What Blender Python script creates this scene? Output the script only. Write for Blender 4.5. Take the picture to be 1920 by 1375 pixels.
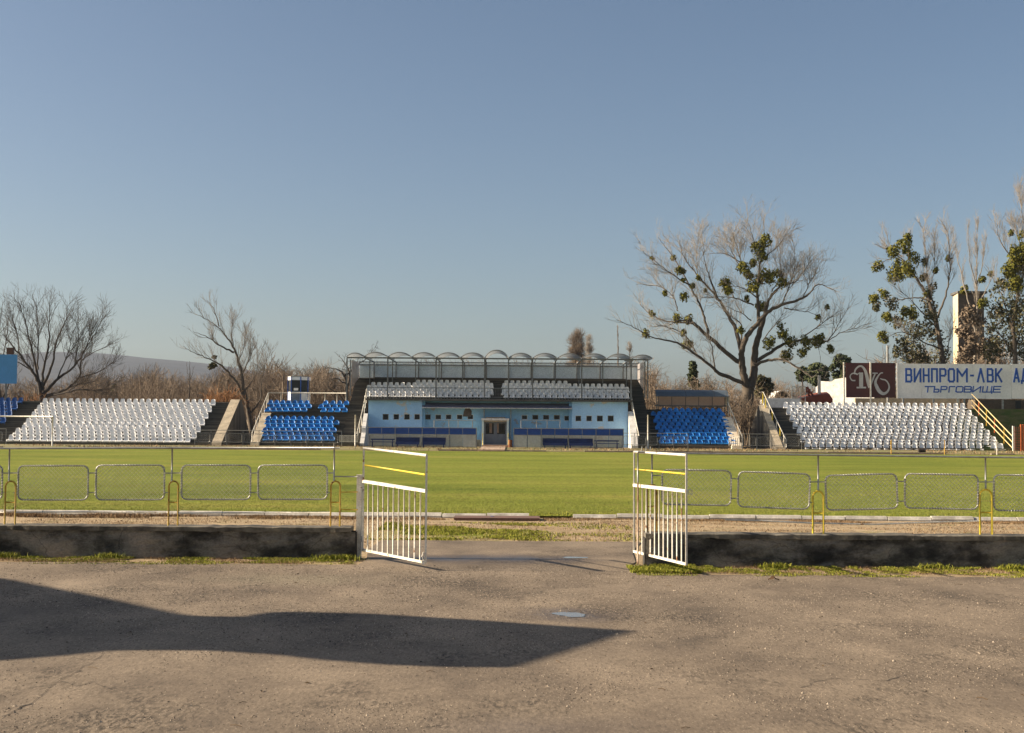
import bpy, math, random
import numpy as np
from mathutils import Vector, Matrix

for o in list(bpy.data.objects): bpy.data.objects.remove(o)
S = bpy.context.scene
COL = S.collection
PI = math.pi
random.seed(7); RNG = np.random.default_rng(11)

# ------------------------------------------------------------------ camera, sky, sun
F, H = 2380.0, 2.15
PITCH = math.atan(99.5/F); ROLL = 0.007
fw = Vector((0, math.cos(PITCH), math.sin(PITCH)))
up0 = Vector((0, -math.sin(PITCH), math.cos(PITCH)))
rt0 = Vector((1, 0, 0))
rt = rt0*math.cos(ROLL) + up0*math.sin(ROLL)
up = up0*math.cos(ROLL) - rt0*math.sin(ROLL)
cd = bpy.data.cameras.new('camera'); cam = bpy.data.objects.new('camera', cd); COL.objects.link(cam)
m = Matrix((rt, up, -fw)).transposed().to_4x4(); m.translation = Vector((0, 0, H)); cam.matrix_world = m
cd.sensor_width = 36; cd.lens = F/1920*36; cd.clip_end = 12000; cd.clip_start = 0.1
S.camera = cam

SUN_EL = math.radians(24.0)
SHD = (1.0, 0.014)                      # ground direction of the shadows
hl = math.hypot(*SHD)
to_sun = Vector((-SHD[0]/hl*math.cos(SUN_EL), -SHD[1]/hl*math.cos(SUN_EL), math.sin(SUN_EL)))
w = bpy.data.worlds.new('World'); S.world = w; w.use_nodes = True
nt = w.node_tree; bg = nt.nodes['Background']
sky = nt.nodes.new('ShaderNodeTexSky'); sky.sky_type = 'NISHITA'; sky.sun_disc = False
sky.sun_elevation = SUN_EL; sky.sun_rotation = math.atan2(to_sun.x, to_sun.y)
sky.air_density = 0.9; sky.dust_density = 2.2; sky.ozone_density = 1.3; sky.altitude = 150
nt.links.new(sky.outputs[0], bg.inputs[0]); bg.inputs[1].default_value = 0.05
sd = bpy.data.lights.new('sun', 'SUN'); sun = bpy.data.objects.new('sun', sd); COL.objects.link(sun)
sd.energy = 5.0; sd.angle = math.radians(0.5); sd.color = (1.0, 0.84, 0.64)
sun.rotation_euler = to_sun.to_track_quat('Z', 'Y').to_euler()
S.view_settings.view_transform = 'Standard'; S.view_settings.look = 'None'
S.view_settings.gamma = 1.0; S.view_settings.exposure = 1.2
S.cycles.max_bounces = 5; S.cycles.diffuse_bounces = 3; S.cycles.transparent_max_bounces = 12
S.cycles.volume_bounces = 0

def P(px, py, Y):
    """world point seen at photo pixel (px, py), standing at distance Y"""
    d = fw + rt*((px-960)/F) - up*((py-687.5)/F)
    k = Y/d.y
    return Vector((d.x*k, Y, H + d.z*k))
def G(px, py):
    d = fw + rt*((px-960)/F) - up*((py-687.5)/F)
    k = -H/d.z
    return Vector((d.x*k, d.y*k, 0))

# ------------------------------------------------------------------ helpers
def tag(o, label=None, cat=None, group=None, kind=None):
    if label: o['label'] = label
    if cat: o['category'] = cat
    if group: o['group'] = group
    if kind: o['kind'] = kind
    return o
def empty(name, loc, label, cat, group=None, rz=0):
    o = bpy.data.objects.new(name, None); COL.objects.link(o); o.location = loc; o.rotation_euler.z = rz
    o.empty_display_size = .2
    return tag(o, label, cat, group)

class MB:
    def __init__(s): s.v = []; s.n = 0; s.l = []; s.t = []
    def add(s, v, faces):
        v = np.asarray(v, float).reshape(-1, 3)
        for f in faces:
            s.l.append(np.asarray(f, np.int64)+s.n); s.t.append(np.array([len(f)]))
        s.v.append(v); s.n += len(v); return s
    def addq(s, v, q):
        q = np.asarray(q, np.int64)
        s.l.append((q+s.n).ravel()); s.t.append(np.full(len(q), q.shape[1])); s.v.append(np.asarray(v, float).reshape(-1, 3)); s.n += len(s.v[-1]); return s
    def box(s, a, b):
        (x0, y0, z0), (x1, y1, z1) = a, b
        x0, x1 = sorted((x0, x1)); y0, y1 = sorted((y0, y1)); z0, z1 = sorted((z0, z1))
        v = [(x0,y0,z0),(x1,y0,z0),(x1,y1,z0),(x0,y1,z0),(x0,y0,z1),(x1,y0,z1),(x1,y1,z1),(x0,y1,z1)]
        return s.addq(v, [(0,3,2,1),(4,5,6,7),(0,1,5,4),(1,2,6,5),(2,3,7,6),(3,0,4,7)])
    def bar(s, p, q, wx, wz=None):
        """square bar from p to q"""
        wz = wz or wx
        p, q = Vector(p), Vector(q); d = (q-p).normalized()
        a = d.cross(Vector((0, 0, 1)))
        if a.length < 1e-3: a = Vector((1, 0, 0))
        a.normalize(); b = a.cross(d).normalized()
        v = [c+a*(sx*wx/2)+b*(sz*wz/2) for c in (p, q) for sx, sz in ((-1,-1),(1,-1),(1,1),(-1,1))]
        return s.addq([tuple(x) for x in v], [(0,3,2,1),(4,5,6,7),(0,1,5,4),(1,2,6,5),(2,3,7,6),(3,0,4,7)])
    def tube(s, pts, r, sides=8, cap=True):
        pts = np.array([tuple(p) for p in pts], float); n = len(pts)
        r = np.full(n, float(r)) if np.isscalar(r) else np.asarray(r, float)
        t = np.gradient(pts, axis=0); t /= np.linalg.norm(t, axis=1)[:, None]+1e-9
        ref = np.array([0.03, 0.02, 1.0]) if abs(t[:, 2]).mean() < .85 else np.array([0.02, 1.0, .03])
        a = np.cross(t, ref); a /= np.linalg.norm(a, axis=1)[:, None]+1e-9
        b = np.cross(t, a)
        th = np.arange(sides)*2*PI/sides
        v = pts[:, None, :] + r[:, None, None]*(a[:, None, :]*np.cos(th)[None, :, None] + b[:, None, :]*np.sin(th)[None, :, None])
        i = np.arange(n-1)[:, None]*sides; j = np.arange(sides)[None, :]; k = (j+1) % sides
        q = np.stack([i+j, i+k, i+sides+k, i+sides+j], -1).reshape(-1, 4)
        base = s.n
        s.addq(v.reshape(-1, 3), q)
        if cap:
            s.l.append(np.arange(sides)+base); s.t.append(np.array([sides]))
            s.l.append(np.arange(sides)[::-1]+base+(n-1)*sides); s.t.append(np.array([sides]))
        return s
    def prism(s, poly, f0, f1):
        """poly: 2D list; f0/f1 map (a,b)->3D for the two ends"""
        n = len(poly); v = [f0(*p) for p in poly]+[f1(*p) for p in poly]
        fs = [tuple(range(n)), tuple(range(2*n-1, n-1, -1))]+[(i, i+n, (i+1) % n+n, (i+1) % n) for i in range(n)]
        return s.add([tuple(x) for x in v], fs)
    def build(s, name, mat, parent=None, smooth=False, recalc=False):
        me = bpy.data.meshes.new(name)
        V = np.concatenate(s.v); L = np.concatenate(s.l); T = np.concatenate(s.t)
        me.vertices.add(len(V)); me.vertices.foreach_set('co', V.ravel())
        me.loops.add(len(L)); me.loops.foreach_set('vertex_index', L.astype(np.int32))
        me.polygons.add(len(T)); me.polygons.foreach_set('loop_start', (np.cumsum(T)-T).astype(np.int32)); me.polygons.foreach_set('loop_total', T.astype(np.int32))
        me.update(calc_edges=True); me.validate()
        me.polygons.foreach_set('use_smooth', np.full(len(me.polygons), bool(smooth)))
        if recalc:
            import bmesh
            b = bmesh.new(); b.from_mesh(me); bmesh.ops.recalc_face_normals(b, faces=b.faces); b.to_mesh(me); b.free()
        for mm in (mat if isinstance(mat, (list, tuple)) else [mat]): me.materials.append(mm)
        o = bpy.data.objects.new(name, me); COL.objects.link(o)
        if parent is not None:
            o.parent = parent; o.matrix_parent_inverse = Matrix.LocRotScale(parent.location, parent.rotation_euler, None).inverted()
        return o
def ext_x(mb, poly, x0, x1):
    """poly of (Y, Z) pushed along X"""
    return mb.prism(poly, lambda a, b: (x0, a, b), lambda a, b: (x1, a, b))

# ------------------------------------------------------------------ materials
def nodes(name):
    mt = bpy.data.materials.new(name); mt.use_nodes = True
    n = mt.node_tree; b = n.nodes['Principled BSDF']; return mt, n, b
def N(n, t, **k):
    x = n.nodes.new(t)
    for a, b in k.items(): setattr(x, a, b)
    return x
def noise(n, vec, scale, detail=5, rough=.55, dist=0):
    x = N(n, 'ShaderNodeTexNoise'); x.inputs['Scale'].default_value = scale; x.inputs['Detail'].default_value = detail
    x.inputs['Roughness'].default_value = rough; x.inputs['Distortion'].default_value = dist
    n.links.new(vec, x.inputs['Vector']); return x.outputs['Fac']
def ramp(n, fac, stops):
    r = N(n, 'ShaderNodeValToRGB'); e = r.color_ramp.elements
    while len(e) < len(stops): e.new(.5)
    for i, (p, c) in enumerate(stops):
        e[i].position = p; e[i].color = (c, c, c, 1) if np.isscalar(c) else (*c, 1)
    n.links.new(fac, r.inputs[0]); return r.outputs[0]
def mix(n, fac, a, b, mode='MIX'):
    x = N(n, 'ShaderNodeMixRGB', blend_type=mode)
    for sck, val in ((0, fac), (1, a), (2, b)):
        if hasattr(val, 'is_output'): n.links.new(val, x.inputs[sck])
        elif np.isscalar(val): x.inputs[sck].default_value = val if sck == 0 else (val, val, val, 1)
        else: x.inputs[sck].default_value = (*val, 1)
    return x.outputs[0]
def coords(n, scale=(1, 1, 1)):
    tc = N(n, 'ShaderNodeTexCoord'); mp = N(n, 'ShaderNodeMapping'); mp.inputs['Scale'].default_value = scale
    n.links.new(tc.outputs['Object'], mp.inputs[0]); return mp.outputs[0]
def bump(n, b, h, dist=.01, strength=.6):
    x = N(n, 'ShaderNodeBump'); x.inputs['Strength'].default_value = strength; x.inputs['Distance'].default_value = dist
    n.links.new(h, x.inputs['Height']); n.links.new(x.outputs[0], b.inputs['Normal'])
def mat(name, c1, c2=None, scale=4, lo=.35, hi=.65, rough=.7, metal=0, st=(1, 1, 1), bmp=0, spots=None, detail=6, alpha=None, fine=.25):
    mt, n, b = nodes(name); v = coords(n, st)
    c2 = c2 or tuple(x*.75 for x in c1)
    f = ramp(n, noise(n, v, scale, detail), [(lo, 0), (hi, 1)])
    col = mix(n, f, c1, c2)
    if fine:
        g = ramp(n, noise(n, v, scale*9, 3), [(.3, 1-fine), (.7, 1+fine*.4)])
        col = mix(n, 1.0, col, g, 'MULTIPLY')
    if spots:                        # (colour, scale, threshold)
        sp = ramp(n, noise(n, v, spots[1], 5, .6), [(spots[2], 0), (spots[2]+.03, 1)])
        col = mix(n, sp, col, spots[0])
    n.links.new(col, b.inputs['Base Color']); b.inputs['Roughness'].default_value = rough; b.inputs['Metallic'].default_value = metal
    if bmp: bump(n, b, noise(n, v, scale*5, 4), bmp)
    if alpha is not None: b.inputs['Alpha'].default_value = alpha
    return mt

m_white = mat('worn_white_paint', (.80, .77, .68), (.62, .57, .46), 6, rough=.5, spots=((.26, .12, .05), 9, .62))
m_yellow = mat('yellow_paint', (.80, .62, .04), (.68, .48, .04), 7, rough=.5, spots=((.25, .10, .03), 12, .68))
m_yellowrust = mat('rusty_yellow_paint', (.55, .36, .03), (.45, .26, .03), 7, rough=.6, spots=((.18, .06, .02), 11, .58))
m_galv = mat('galvanised_steel', (.38, .38, .36), (.26, .26, .25), 8, rough=.45, metal=.4, spots=((.16, .08, .04), 10, .70))
m_wire = mat('wire', (.72, .70, .62), (.55, .53, .47), 8, rough=.5, metal=.3)
m_greysteel = mat('grey_painted_steel', (.20, .21, .21), (.14, .14, .14), 5, rough=.55)
m_seatw = mat('white_plastic', (.84, .83, .80), (.72, .70, .66), 1.3, rough=.38, fine=.08)
def seatmat(name, base, rng):
    mt, n, b = nodes(name); gi = N(n, 'ShaderNodeNewGeometry'); f = ramp(n, gi.outputs['Random Per Island'], rng); oi = N(n, 'ShaderNodeObjectInfo'); g = ramp(n, oi.outputs['Random'], rng)
    col = mix(n, 1.0, mix(n, 1.0, base, f, 'MULTIPLY'), g, 'MULTIPLY'); v = coords(n); ns = ramp(n, noise(n, v, 7, 5, .7), [(.45, 1.0), (.75, .78)]); col = mix(n, 1.0, col, ns, 'MULTIPLY')
    n.links.new(col, b.inputs['Base Color']); b.inputs['Roughness'].default_value = .42; return mt
m_seatb = mat('blue_plastic', (.018, .22, .60), (.014, .17, .50), 1.3, rough=.38, fine=.08)
m_seatw = seatmat('worn_white_plastic', (.93, .92, .90), [(0, .88), (.5, .97), (1, 1.0)]); m_seatb = seatmat('worn_blue_plastic', (.016, .20, .58), [(0, .72), (.5, .95), (1, 1.12)])
m_seatbd = mat('dark_blue_plastic', (.02, .10, .32), (.02, .08, .25), 1.3, rough=.4, fine=.08)
m_step = mat('blackened_concrete', (.055, .050, .042), (.13, .115, .092), 1.8, .42, .68, rough=.95, st=(.10, 1, 5.5), spots=((.26, .22, .16), 1.6, .64))
m_moss = mat('mossy_concrete', (.06, .09, .02), (.13, .12, .06), 2.2, .4, .65, rough=1, st=(.5, 1, 1.5), bmp=.03)
m_conc = mat('pale_concrete', (.33, .28, .20), (.22, .18, .125), 2.5, rough=.95, bmp=.01, spots=((.12, .10, .07), 5, .63))
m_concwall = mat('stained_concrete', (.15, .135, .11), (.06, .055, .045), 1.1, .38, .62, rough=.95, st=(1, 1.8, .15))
m_whitewash = mat('whitewashed_concrete', (.78, .77, .74), (.62, .60, .55), 2.5, rough=.8, spots=((.35, .30, .24), 5, .66))
m_blue1 = mat('light_blue_plaster', (.40, .67, .95), (.35, .60, .90), 1.1, rough=.85, spots=((.55, .56, .55), .75, .62), fine=.12)
m_blue2 = mat('shaded_blue_plaster', (.29, .55, .80), (.25, .49, .73), .9, rough=.85, spots=((.30, .34, .37), .9, .63), fine=.12)  # deeper copy of the wing blue, shade of the recess in its colour
m_panel = mat('grey_blue_back_panel', (.76, .86, .90), (.66, .77, .81), 1.2, rough=.6, spots=((.10, .12, .13), 4, .70))
m_dark = mat('dark_interior', (.012, .012, .013), rough=.3)
m_glass = mat('dark_window_glass', (.02, .024, .03), rough=.08)
m_slab = mat('slab_edge', (.13, .125, .115), (.07, .065, .06), 2, rough=.9)
m_doorgrey = mat('blue_grey_door', (.20, .24, .29), (.17, .20, .25), 2, rough=.5, fine=.1)
m_lav = mat('faded_lavender_sheet', (.27, .26, .34), (.20, .19, .27), 1.2, rough=.6, st=(.6, 1, 3))
m_dugblue = mat('blue_polycarbonate', (.06, .19, .55), (.09, .17, .42), .6, rough=.35, st=(1, 1, 3))
m_dugpale = mat('milky_sheet', (.92, .92, .86), (.74, .74, .68), .9, rough=.4, st=(1, 1, 1), spots=((.30, .14, .05), .9, .74))
m_bench = mat('dark_blue_bench', (.03, .06, .22), (.025, .045, .16), 2, rough=.5)
m_tan = mat('tan_translucent_sheet', (.90, .74, .60), (.80, .60, .46), .8, rough=.45)
m_shelter = mat('blue_grey_sheet', (.18, .23, .28), (.15, .19, .23), 1.1, rough=.4)
m_orange = mat('orange_paint', (.62, .16, .04), (.48, .12, .04), 5, rough=.55)
m_redroof = mat('red_roof', (.32, .08, .04), (.22, .06, .035), 2, rough=.8)
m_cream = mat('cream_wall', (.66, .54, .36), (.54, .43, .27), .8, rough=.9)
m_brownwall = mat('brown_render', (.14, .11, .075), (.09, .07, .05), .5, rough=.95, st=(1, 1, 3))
m_brown = mat('brown_board', (.085, .02, .018), (.07, .018, .015), 1.5, rough=.55, fine=.1)
m_board = mat('white_board', (.92, .91, .87), (.80, .79, .76), .7, rough=.7, spots=((.07, .05, .04), 2.6, .73), fine=.1)
m_sblue = mat('sign_blue_paint', (.02, .09, .40), (.03, .11, .40), 3, rough=.6)
m_logo = mat('logo_white_paint', (.62, .60, .57), (.52, .50, .47), 3, rough=.6)
m_skyboard = mat('sky_blue_board', (.06, .26, .58), (.05, .23, .50), 1, rough=.6, fine=.1)

def translucent(m_, col, k, tr=0):
    n_ = m_.node_tree; t_ = n_.nodes.new('ShaderNodeBsdfTranslucent'); t_.inputs[0].default_value = (*col, 1); x_ = n_.nodes.new('ShaderNodeMixShader'); x_.inputs[0].default_value = k
    n_.links.new(n_.nodes['Principled BSDF'].outputs[0], x_.inputs[1]); n_.links.new(t_.outputs[0], x_.inputs[2]); out = x_
    if tr:
        p_ = n_.nodes.new('ShaderNodeBsdfTransparent'); p_.inputs[0].default_value = (*[min(1, q*1.1) for q in col], 1); out = n_.nodes.new('ShaderNodeMixShader'); out.inputs[0].default_value = tr
        n_.links.new(x_.outputs[0], out.inputs[1]); n_.links.new(p_.outputs[0], out.inputs[2])
    n_.links.new(out.outputs[0], n_.nodes['Material Output'].inputs[0])
translucent(m_dugblue, (.14, .32, .66), .5, .22); translucent(m_dugpale, (.85, .85, .80), .45, .3); translucent(m_tan, (.86, .72, .60), .6, .3); translucent(m_shelter, (.35, .42, .50), .4)
# dark, blackened plinth of the near wall
def near_wall_mat():
    mt, n, b = nodes('weathered_wall'); v = coords(n, (1, 1, 1.6))
    f = ramp(n, noise(n, v, 1.5, 8, .62), [(.37, (.022, .020, .017)), (.45, (.075, .068, .057)), (.53, (.18, .165, .138)), (.66, (.29, .255, .205))])
    g = ramp(n, noise(n, v, 26, 4, .7), [(.25, .55), (.75, 1.3)])
    col = mix(n, 1.0, f, g, 'MULTIPLY')
    v2 = coords(n, (1, 1, .35)); rs = ramp(n, noise(n, v2, .8, 4), [(.70, 0), (.78, .6)])
    col = mix(n, rs, col, (.07, .028, .012))
    vo = N(n, 'ShaderNodeTexVoronoi', feature='DISTANCE_TO_EDGE'); vo.inputs['Scale'].default_value = .55
    dn = N(n, 'ShaderNodeVectorMath', operation='ADD'); nz = N(n, 'ShaderNodeTexNoise'); nz.inputs['Scale'].default_value = 4; n.links.new(v, nz.inputs[0])
    sc = N(n, 'ShaderNodeVectorMath', operation='SCALE'); sc.inputs['Scale'].default_value = .2; n.links.new(nz.outputs['Color'], sc.inputs[0])
    n.links.new(v, dn.inputs[0]); n.links.new(sc.outputs[0], dn.inputs[1]); n.links.new(dn.outputs[0], vo.inputs['Vector'])
    ck = ramp(n, vo.outputs['Distance'], [(.0, .55), (.004, 0)])
    col = mix(n, ck, col, (.006, .006, .005))
    n.links.new(col, b.inputs['Base Color']); b.inputs['Roughness'].default_value = .95
    bump(n, b, noise(n, v, 14, 8, .7), .03, .9); return mt
m_nwall = near_wall_mat()
m_tanconc = mat('sunlit_concrete', (.50, .42, .30), (.34, .29, .21), 2.2, rough=.95, spots=((.18, .155, .11), 4, .63))  # tan lifted to carry the sunlight on sloping wall tops
m_cope = mat('wall_coping', (.20, .18, .14), (.06, .055, .045), 2.2, .38, .6, rough=.95, bmp=.02, spots=((.19, .165, .12), 5, .63))

def blob(n, pos, cx, cy, rx, ry, soft=.5):
    """1 inside an ellipse on the ground, 0 outside, with a noisy soft rim"""
    sx = N(n, 'ShaderNodeSeparateXYZ'); n.links.new(pos, sx.inputs[0])
    def mth(op, a, b_=None):
        x = N(n, 'ShaderNodeMath', operation=op)
        for i, v_ in enumerate((a, b_)):
            if v_ is None: continue
            if hasattr(v_, 'is_output'): n.links.new(v_, x.inputs[i])
            else: x.inputs[i].default_value = v_
        return x.outputs[0]
    dx = mth('DIVIDE', mth('SUBTRACT', sx.outputs[0], cx), rx); dy = mth('DIVIDE', mth('SUBTRACT', sx.outputs[1], cy), ry)
    d = mth('SQRT', mth('ADD', mth('MULTIPLY', dx, dx), mth('MULTIPLY', dy, dy)))
    nz = noise(n, pos, 1.6, 5, .6)
    d = mth('ADD', d, mth('MULTIPLY', mth('SUBTRACT', nz, .5), 1.3))
    return ramp(n, d, [(max(0, 1-soft)*.7, 1), (.98, 0)])

def asphalt_mat():
    mt, n, b = nodes('old_brown_asphalt'); v = coords(n)
    big = noise(n, coords(n, (.8, .55, 1)), .95, 9, .66)
    col = ramp(n, big, [(.30, (.100, .079, .058)), (.42, (.162, .126, .090)), (.55, (.218, .171, .121)), (.70, (.285, .225, .160))])
    st1 = mix(n, .5, ramp(n, noise(n, v, 46, 3, .75), [(.28, .38), (.46, .90), (.60, 1.08), (.74, 1.7)]), ramp(n, noise(n, coords(n, (1, .30, 1)), 34, 3, .8), [(.33, .25), (.47, .92), (.58, 1.10), (.70, 1.75)]))
    col = mix(n, 1.0, col, st1, 'MULTIPLY')
    vo = N(n, 'ShaderNodeTexVoronoi'); vo.inputs['Scale'].default_value = 55; n.links.new(v, vo.inputs['Vector'])
    peb = ramp(n, vo.outputs['Color'], [(.80, 0), (.88, .75)])
    pm = mix(n, peb, col, (.42, .35, .26)); pd = ramp(n, vo.outputs['Distance'], [(.25, 1), (.42, 0)])
    col = mix(n, pd, col, pm)
    # coarse worn patches where dark stones show
    wr = ramp(n, noise(n, coords(n, (.7, .5, 1)), .8, 7, .7), [(.50, 0), (.62, .9)])
    dk = ramp(n, noise(n, coords(n, (1, .35, 1)), 24, 3, .7), [(.42, .30), (.58, 1.10)])
    col = mix(n, wr, col, mix(n, 1.0, col, dk, 'MULTIPLY'))
    # wet hollows
    w1 = blob(n, v, .65, 14.15, .8, .75, .9); w2 = blob(n, v, -.35, 19.75, 2.3, .85, .7); w3 = blob(n, v, .2, 8.9, 1.1, .6, .9)
    mx = N(n, 'ShaderNodeMath', operation='MAXIMUM'); n.links.new(w1, mx.inputs[0]); n.links.new(w2, mx.inputs[1])
    m3 = N(n, 'ShaderNodeMath', operation='MAXIMUM'); n.links.new(mx.outputs[0], m3.inputs[0])
    w3s = N(n, 'ShaderNodeMath', operation='MULTIPLY'); n.links.new(w3, w3s.inputs[0]); w3s.inputs[1].default_value = .5; n.links.new(w3s.outputs[0], m3.inputs[1])
    wet = m3.outputs[0]
    col = mix(n, wet, col, mix(n, 1.0, col, (.52, .53, .60), 'MULTIPLY'))
    # pale concrete-coloured smear
    pl = blob(n, v, -2.9, 17.1, 1.6, .8, .9)
    pls = N(n, 'ShaderNodeMath', operation='MULTIPLY'); n.links.new(pl, pls.inputs[0]); pls.inputs[1].default_value = .55
    col = mix(n, pls.outputs[0], col, (.19, .168, .112))
    n.links.new(col, b.inputs['Base Color'])
    rg = ramp(n, wet, [(0, .93), (1, .34)]); n.links.new(rg, b.inputs['Roughness'])
    b.inputs['Specular IOR Level'].default_value = .3
    hh = mix(n, .5, noise(n, v, 60, 3, .7), noise(n, v, 9, 4, .6)); bump(n, b, hh, .012, .55)
    return mt
def dry_mat():
    mt, n, b = nodes('dry_grass_ground'); v = coords(n)
    col = ramp(n, noise(n, coords(n, (.5, 1, 1)), 1.6, 8, .65), [(.30, (.22, .16, .09)), (.42, (.38, .285, .175)), (.6, (.48, .37, .235)), (.74, (.34, .28, .13))])
    st1 = ramp(n, noise(n, v, 22, 5, .8), [(.3, .55), (.52, 1), (.7, 1.3)]); col = mix(n, 1.0, col, st1, 'MULTIPLY')
    gr = ramp(n, noise(n, v, 1.1, 6, .6), [(.58, 0), (.68, .5)]); col = mix(n, gr, col, (.12, .145, .03))
    g2 = blob(n, v, -.9, 24.0, 2.2, 1.5, .9); g3 = ramp(n, noise(n, v, 13, 4, .7), [(.35, (.14, .16, .02)), (.65, (.24, .29, .02))]); col = mix(n, g2, col, g3)
    n.links.new(col, b.inputs['Base Color']); b.inputs['Roughness'].default_value = 1; b.inputs['Specular IOR Level'].default_value = .1
    bump(n, b, noise(n, v, 30, 6, .8), .05, .9); return mt
def pitch_mat():
    mt, n, b = nodes('pitch_turf'); v = coords(n)
    col = ramp(n, noise(n, coords(n, (.35, 1, 1)), .22, 8, .62), [(.32, (.118, .150, .022)), (.46, (.175, .205, .030)), (.60, (.215, .228, .040)), (.75, (.290, .250, .060))])
    st1 = mix(n, .5, ramp(n, noise(n, coords(n, (1, .18, 1)), 11, 7, .85), [(.33, .35), (.5, 1.0), (.68, 1.6)]), ramp(n, noise(n, coords(n, (.12, 1, 1)), .5, 6, .75), [(.35, .72), (.5, 1.0), (.65, 1.22)])); col = mix(n, 1.0, col, st1, 'MULTIPLY')
    sx = N(n, 'ShaderNodeSeparateXYZ'); n.links.new(v, sx.inputs[0])
    mr = N(n, 'ShaderNodeMapRange'); mr.inputs[1].default_value = 28; mr.inputs[2].default_value = 42; mr.inputs[3].default_value = 1; mr.inputs[4].default_value = .25; n.links.new(sx.outputs[1], mr.inputs[0])
    br = ramp(n, noise(n, coords(n, (.5, 1.3, 1)), .9, 7, .7), [(.56, 0), (.68, .8)])
    mm = N(n, 'ShaderNodeMath', operation='MULTIPLY'); n.links.new(br, mm.inputs[0]); n.links.new(mr.outputs[0], mm.inputs[1])
    col = mix(n, mm.outputs[0], col, (.25, .17, .07))
    n.links.new(col, b.inputs['Base Color']); b.inputs['Roughness'].default_value = 1; b.inputs['Specular IOR Level'].default_value = .1
    bump(n, b, noise(n, v, 20, 6, .8), .06, .9); return mt
m_asph, m_dry, m_pitch = asphalt_mat(), dry_mat(), pitch_mat()
def leafmat(name, c1, c2, c3=None):
    mt, n, b = nodes(name)
    gi = N(n, 'ShaderNodeNewGeometry'); st = [(0, c1), (.6, c2)] + ([(1, c3)] if c3 else [])
    col = ramp(n, gi.outputs['Random Per Island'], st)
    n.links.new(col, b.inputs['Base Color']); b.inputs['Roughness'].default_value = .8; b.inputs['Specular IOR Level'].default_value = .2
    return mt
m_grass = leafmat('grass_blades', (.09, .11, .012), (.20, .21, .018), (.36, .34, .06))
m_straw = leafmat('dead_grass_blades', (.11, .065, .03), (.22, .14, .07), (.38, .27, .15))
m_mist = leafmat('mistletoe_leaves', (.06, .065, .010), (.12, .12, .016), (.22, .19, .03))
m_ivy = leafmat('dull_evergreen_leaves', (.045, .05, .022), (.09, .085, .04), (.17, .135, .08))
m_pine = leafmat('pine_needles', (.035, .05, .025), (.065, .08, .035), (.11, .12, .05))
m_paleb = mat('pale_bark', (.31, .27, .225), (.21, .185, .15), 2, rough=.95)
m_bark = mat('grey_brown_bark', (.12, .095, .07), (.075, .06, .045), 3, rough=.95, st=(1, 1, .3), bmp=.02)
m_darkb = mat('dark_bark', (.075, .062, .05), (.05, .04, .033), 2, rough=.95)
m_scrub = leafmat('scrub_twigs', (.10, .078, .056), (.17, .13, .093), (.27, .205, .145))
m_rust = leafmat('russet_scrub', (.18, .08, .03), (.28, .13, .05), (.34, .20, .09))

# ------------------------------------------------------------------ ground
def ext_x(mb, poly, x0, x1):
    return mb.prism(poly, lambda a, b: (x0, a, b), lambda a, b: (x1, a, b))
def ragged(x0, x1, y, amp, step, seed):
    r = np.random.default_rng(seed); xs = np.arange(x0, x1+1e-6, step)
    o = np.cumsum(r.normal(0, 1, len(xs))); o -= np.linspace(o[0], o[-1], len(o)); o = o/(np.abs(o).max()+1e-9)*amp + r.normal(0, amp*.12, len(xs))
    return list(zip(xs, y+o))
def sheet(name, poly, z, mt):
    return tag(MB().add([(x, y, z) for x, y in poly], [tuple(range(len(poly)))]).build(name, mt), kind='structure')
gb = MB()
gb.addq([(-4000, -60, -.012), (4000, -60, -.012), (4000, 6000, -.012), (-4000, 6000, -.012)], [(0, 1, 2, 3)])
tag(gb.build('ground', m_dry), kind='structure')
# asphalt, with a ragged far edge and a tongue through the gate
lx = ragged(-60, -2.2, 18.75, .12, .25, 3); rx = ragged(2.0, 60, 17.85, .14, .25, 5)
tong = [(-2.2, 19.5), (-2.35, 21.0), (-2.3, 22.5)] + ragged(-2.2, 1.9, 22.62, .06, .2, 9) + [(2.3, 22.55), (2.0, 21.0), (1.9, 19.4), (1.7, 18.7)]
sheet('asphalt', [(-60, -50)] + lx + tong + rx + [(60, -50)], 0.0, m_asph)
# pitch
sheet('pitch', [(-75, 28.05), (75, 28.05), (75, 84.3), (-75, 84.3)], 0.035, m_pitch)
# near kerb: stones lying end to end with gaps
kb = MB(); x = -22.0; r = random.Random(4)
while x < 24:
    L = r.uniform(.92, 1.02)
    if not (-2.0 < x < 1.0 and r.random() < .2):
        dz = r.uniform(-.012, .012); dy = r.uniform(-.012, .012)
        ext_x(kb, [(27.91+dy, -.05), (27.91+dy, .025+dz), (27.965+dy, .085+dz), (28.05+dy, .09+dz), (28.05+dy, -.05)], x, x+L-.02)
    x += L
tag(kb.build('kerb', mat('kerb_concrete', (.62, .58, .50), (.34, .31, .26), 3, rough=.95, st=(1, 1, 1))), kind='structure')
kb = MB(); x = -45.0
while x < 45:
    L = r.uniform(1.2, 3.5); dz = r.uniform(-.02, .02)
    if r.random() < .85: kb.box((x, 86.2, -.05), (x+L-.03, 86.45, .10+dz))
    x += L
tag(kb.build('far_kerb', m_conc), kind='structure')
sheet('far_verge', [(-60, 86.5), (60, 86.5), (60, 97.9), (-60, 97.9)], 0.01, mat('verge', (.16, .16, .035), (.25, .19, .09), .6, .4, .62, rough=1, st=(.4, 1, 1)))
# path of pavers before the door
pv = MB()
for i in range(5):
    for j in range(7):
        pv.box((-2.25+i*.36+r.uniform(-.01, .01), 86.0+j*1.75, .02), (-1.9+i*.36, 87.7+j*1.75, .07+r.uniform(0, .01)))
tag(pv.build('path', mat('pavers', (.52, .38, .27), (.42, .30, .21), 1.5, rough=.9)), kind='structure')
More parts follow.
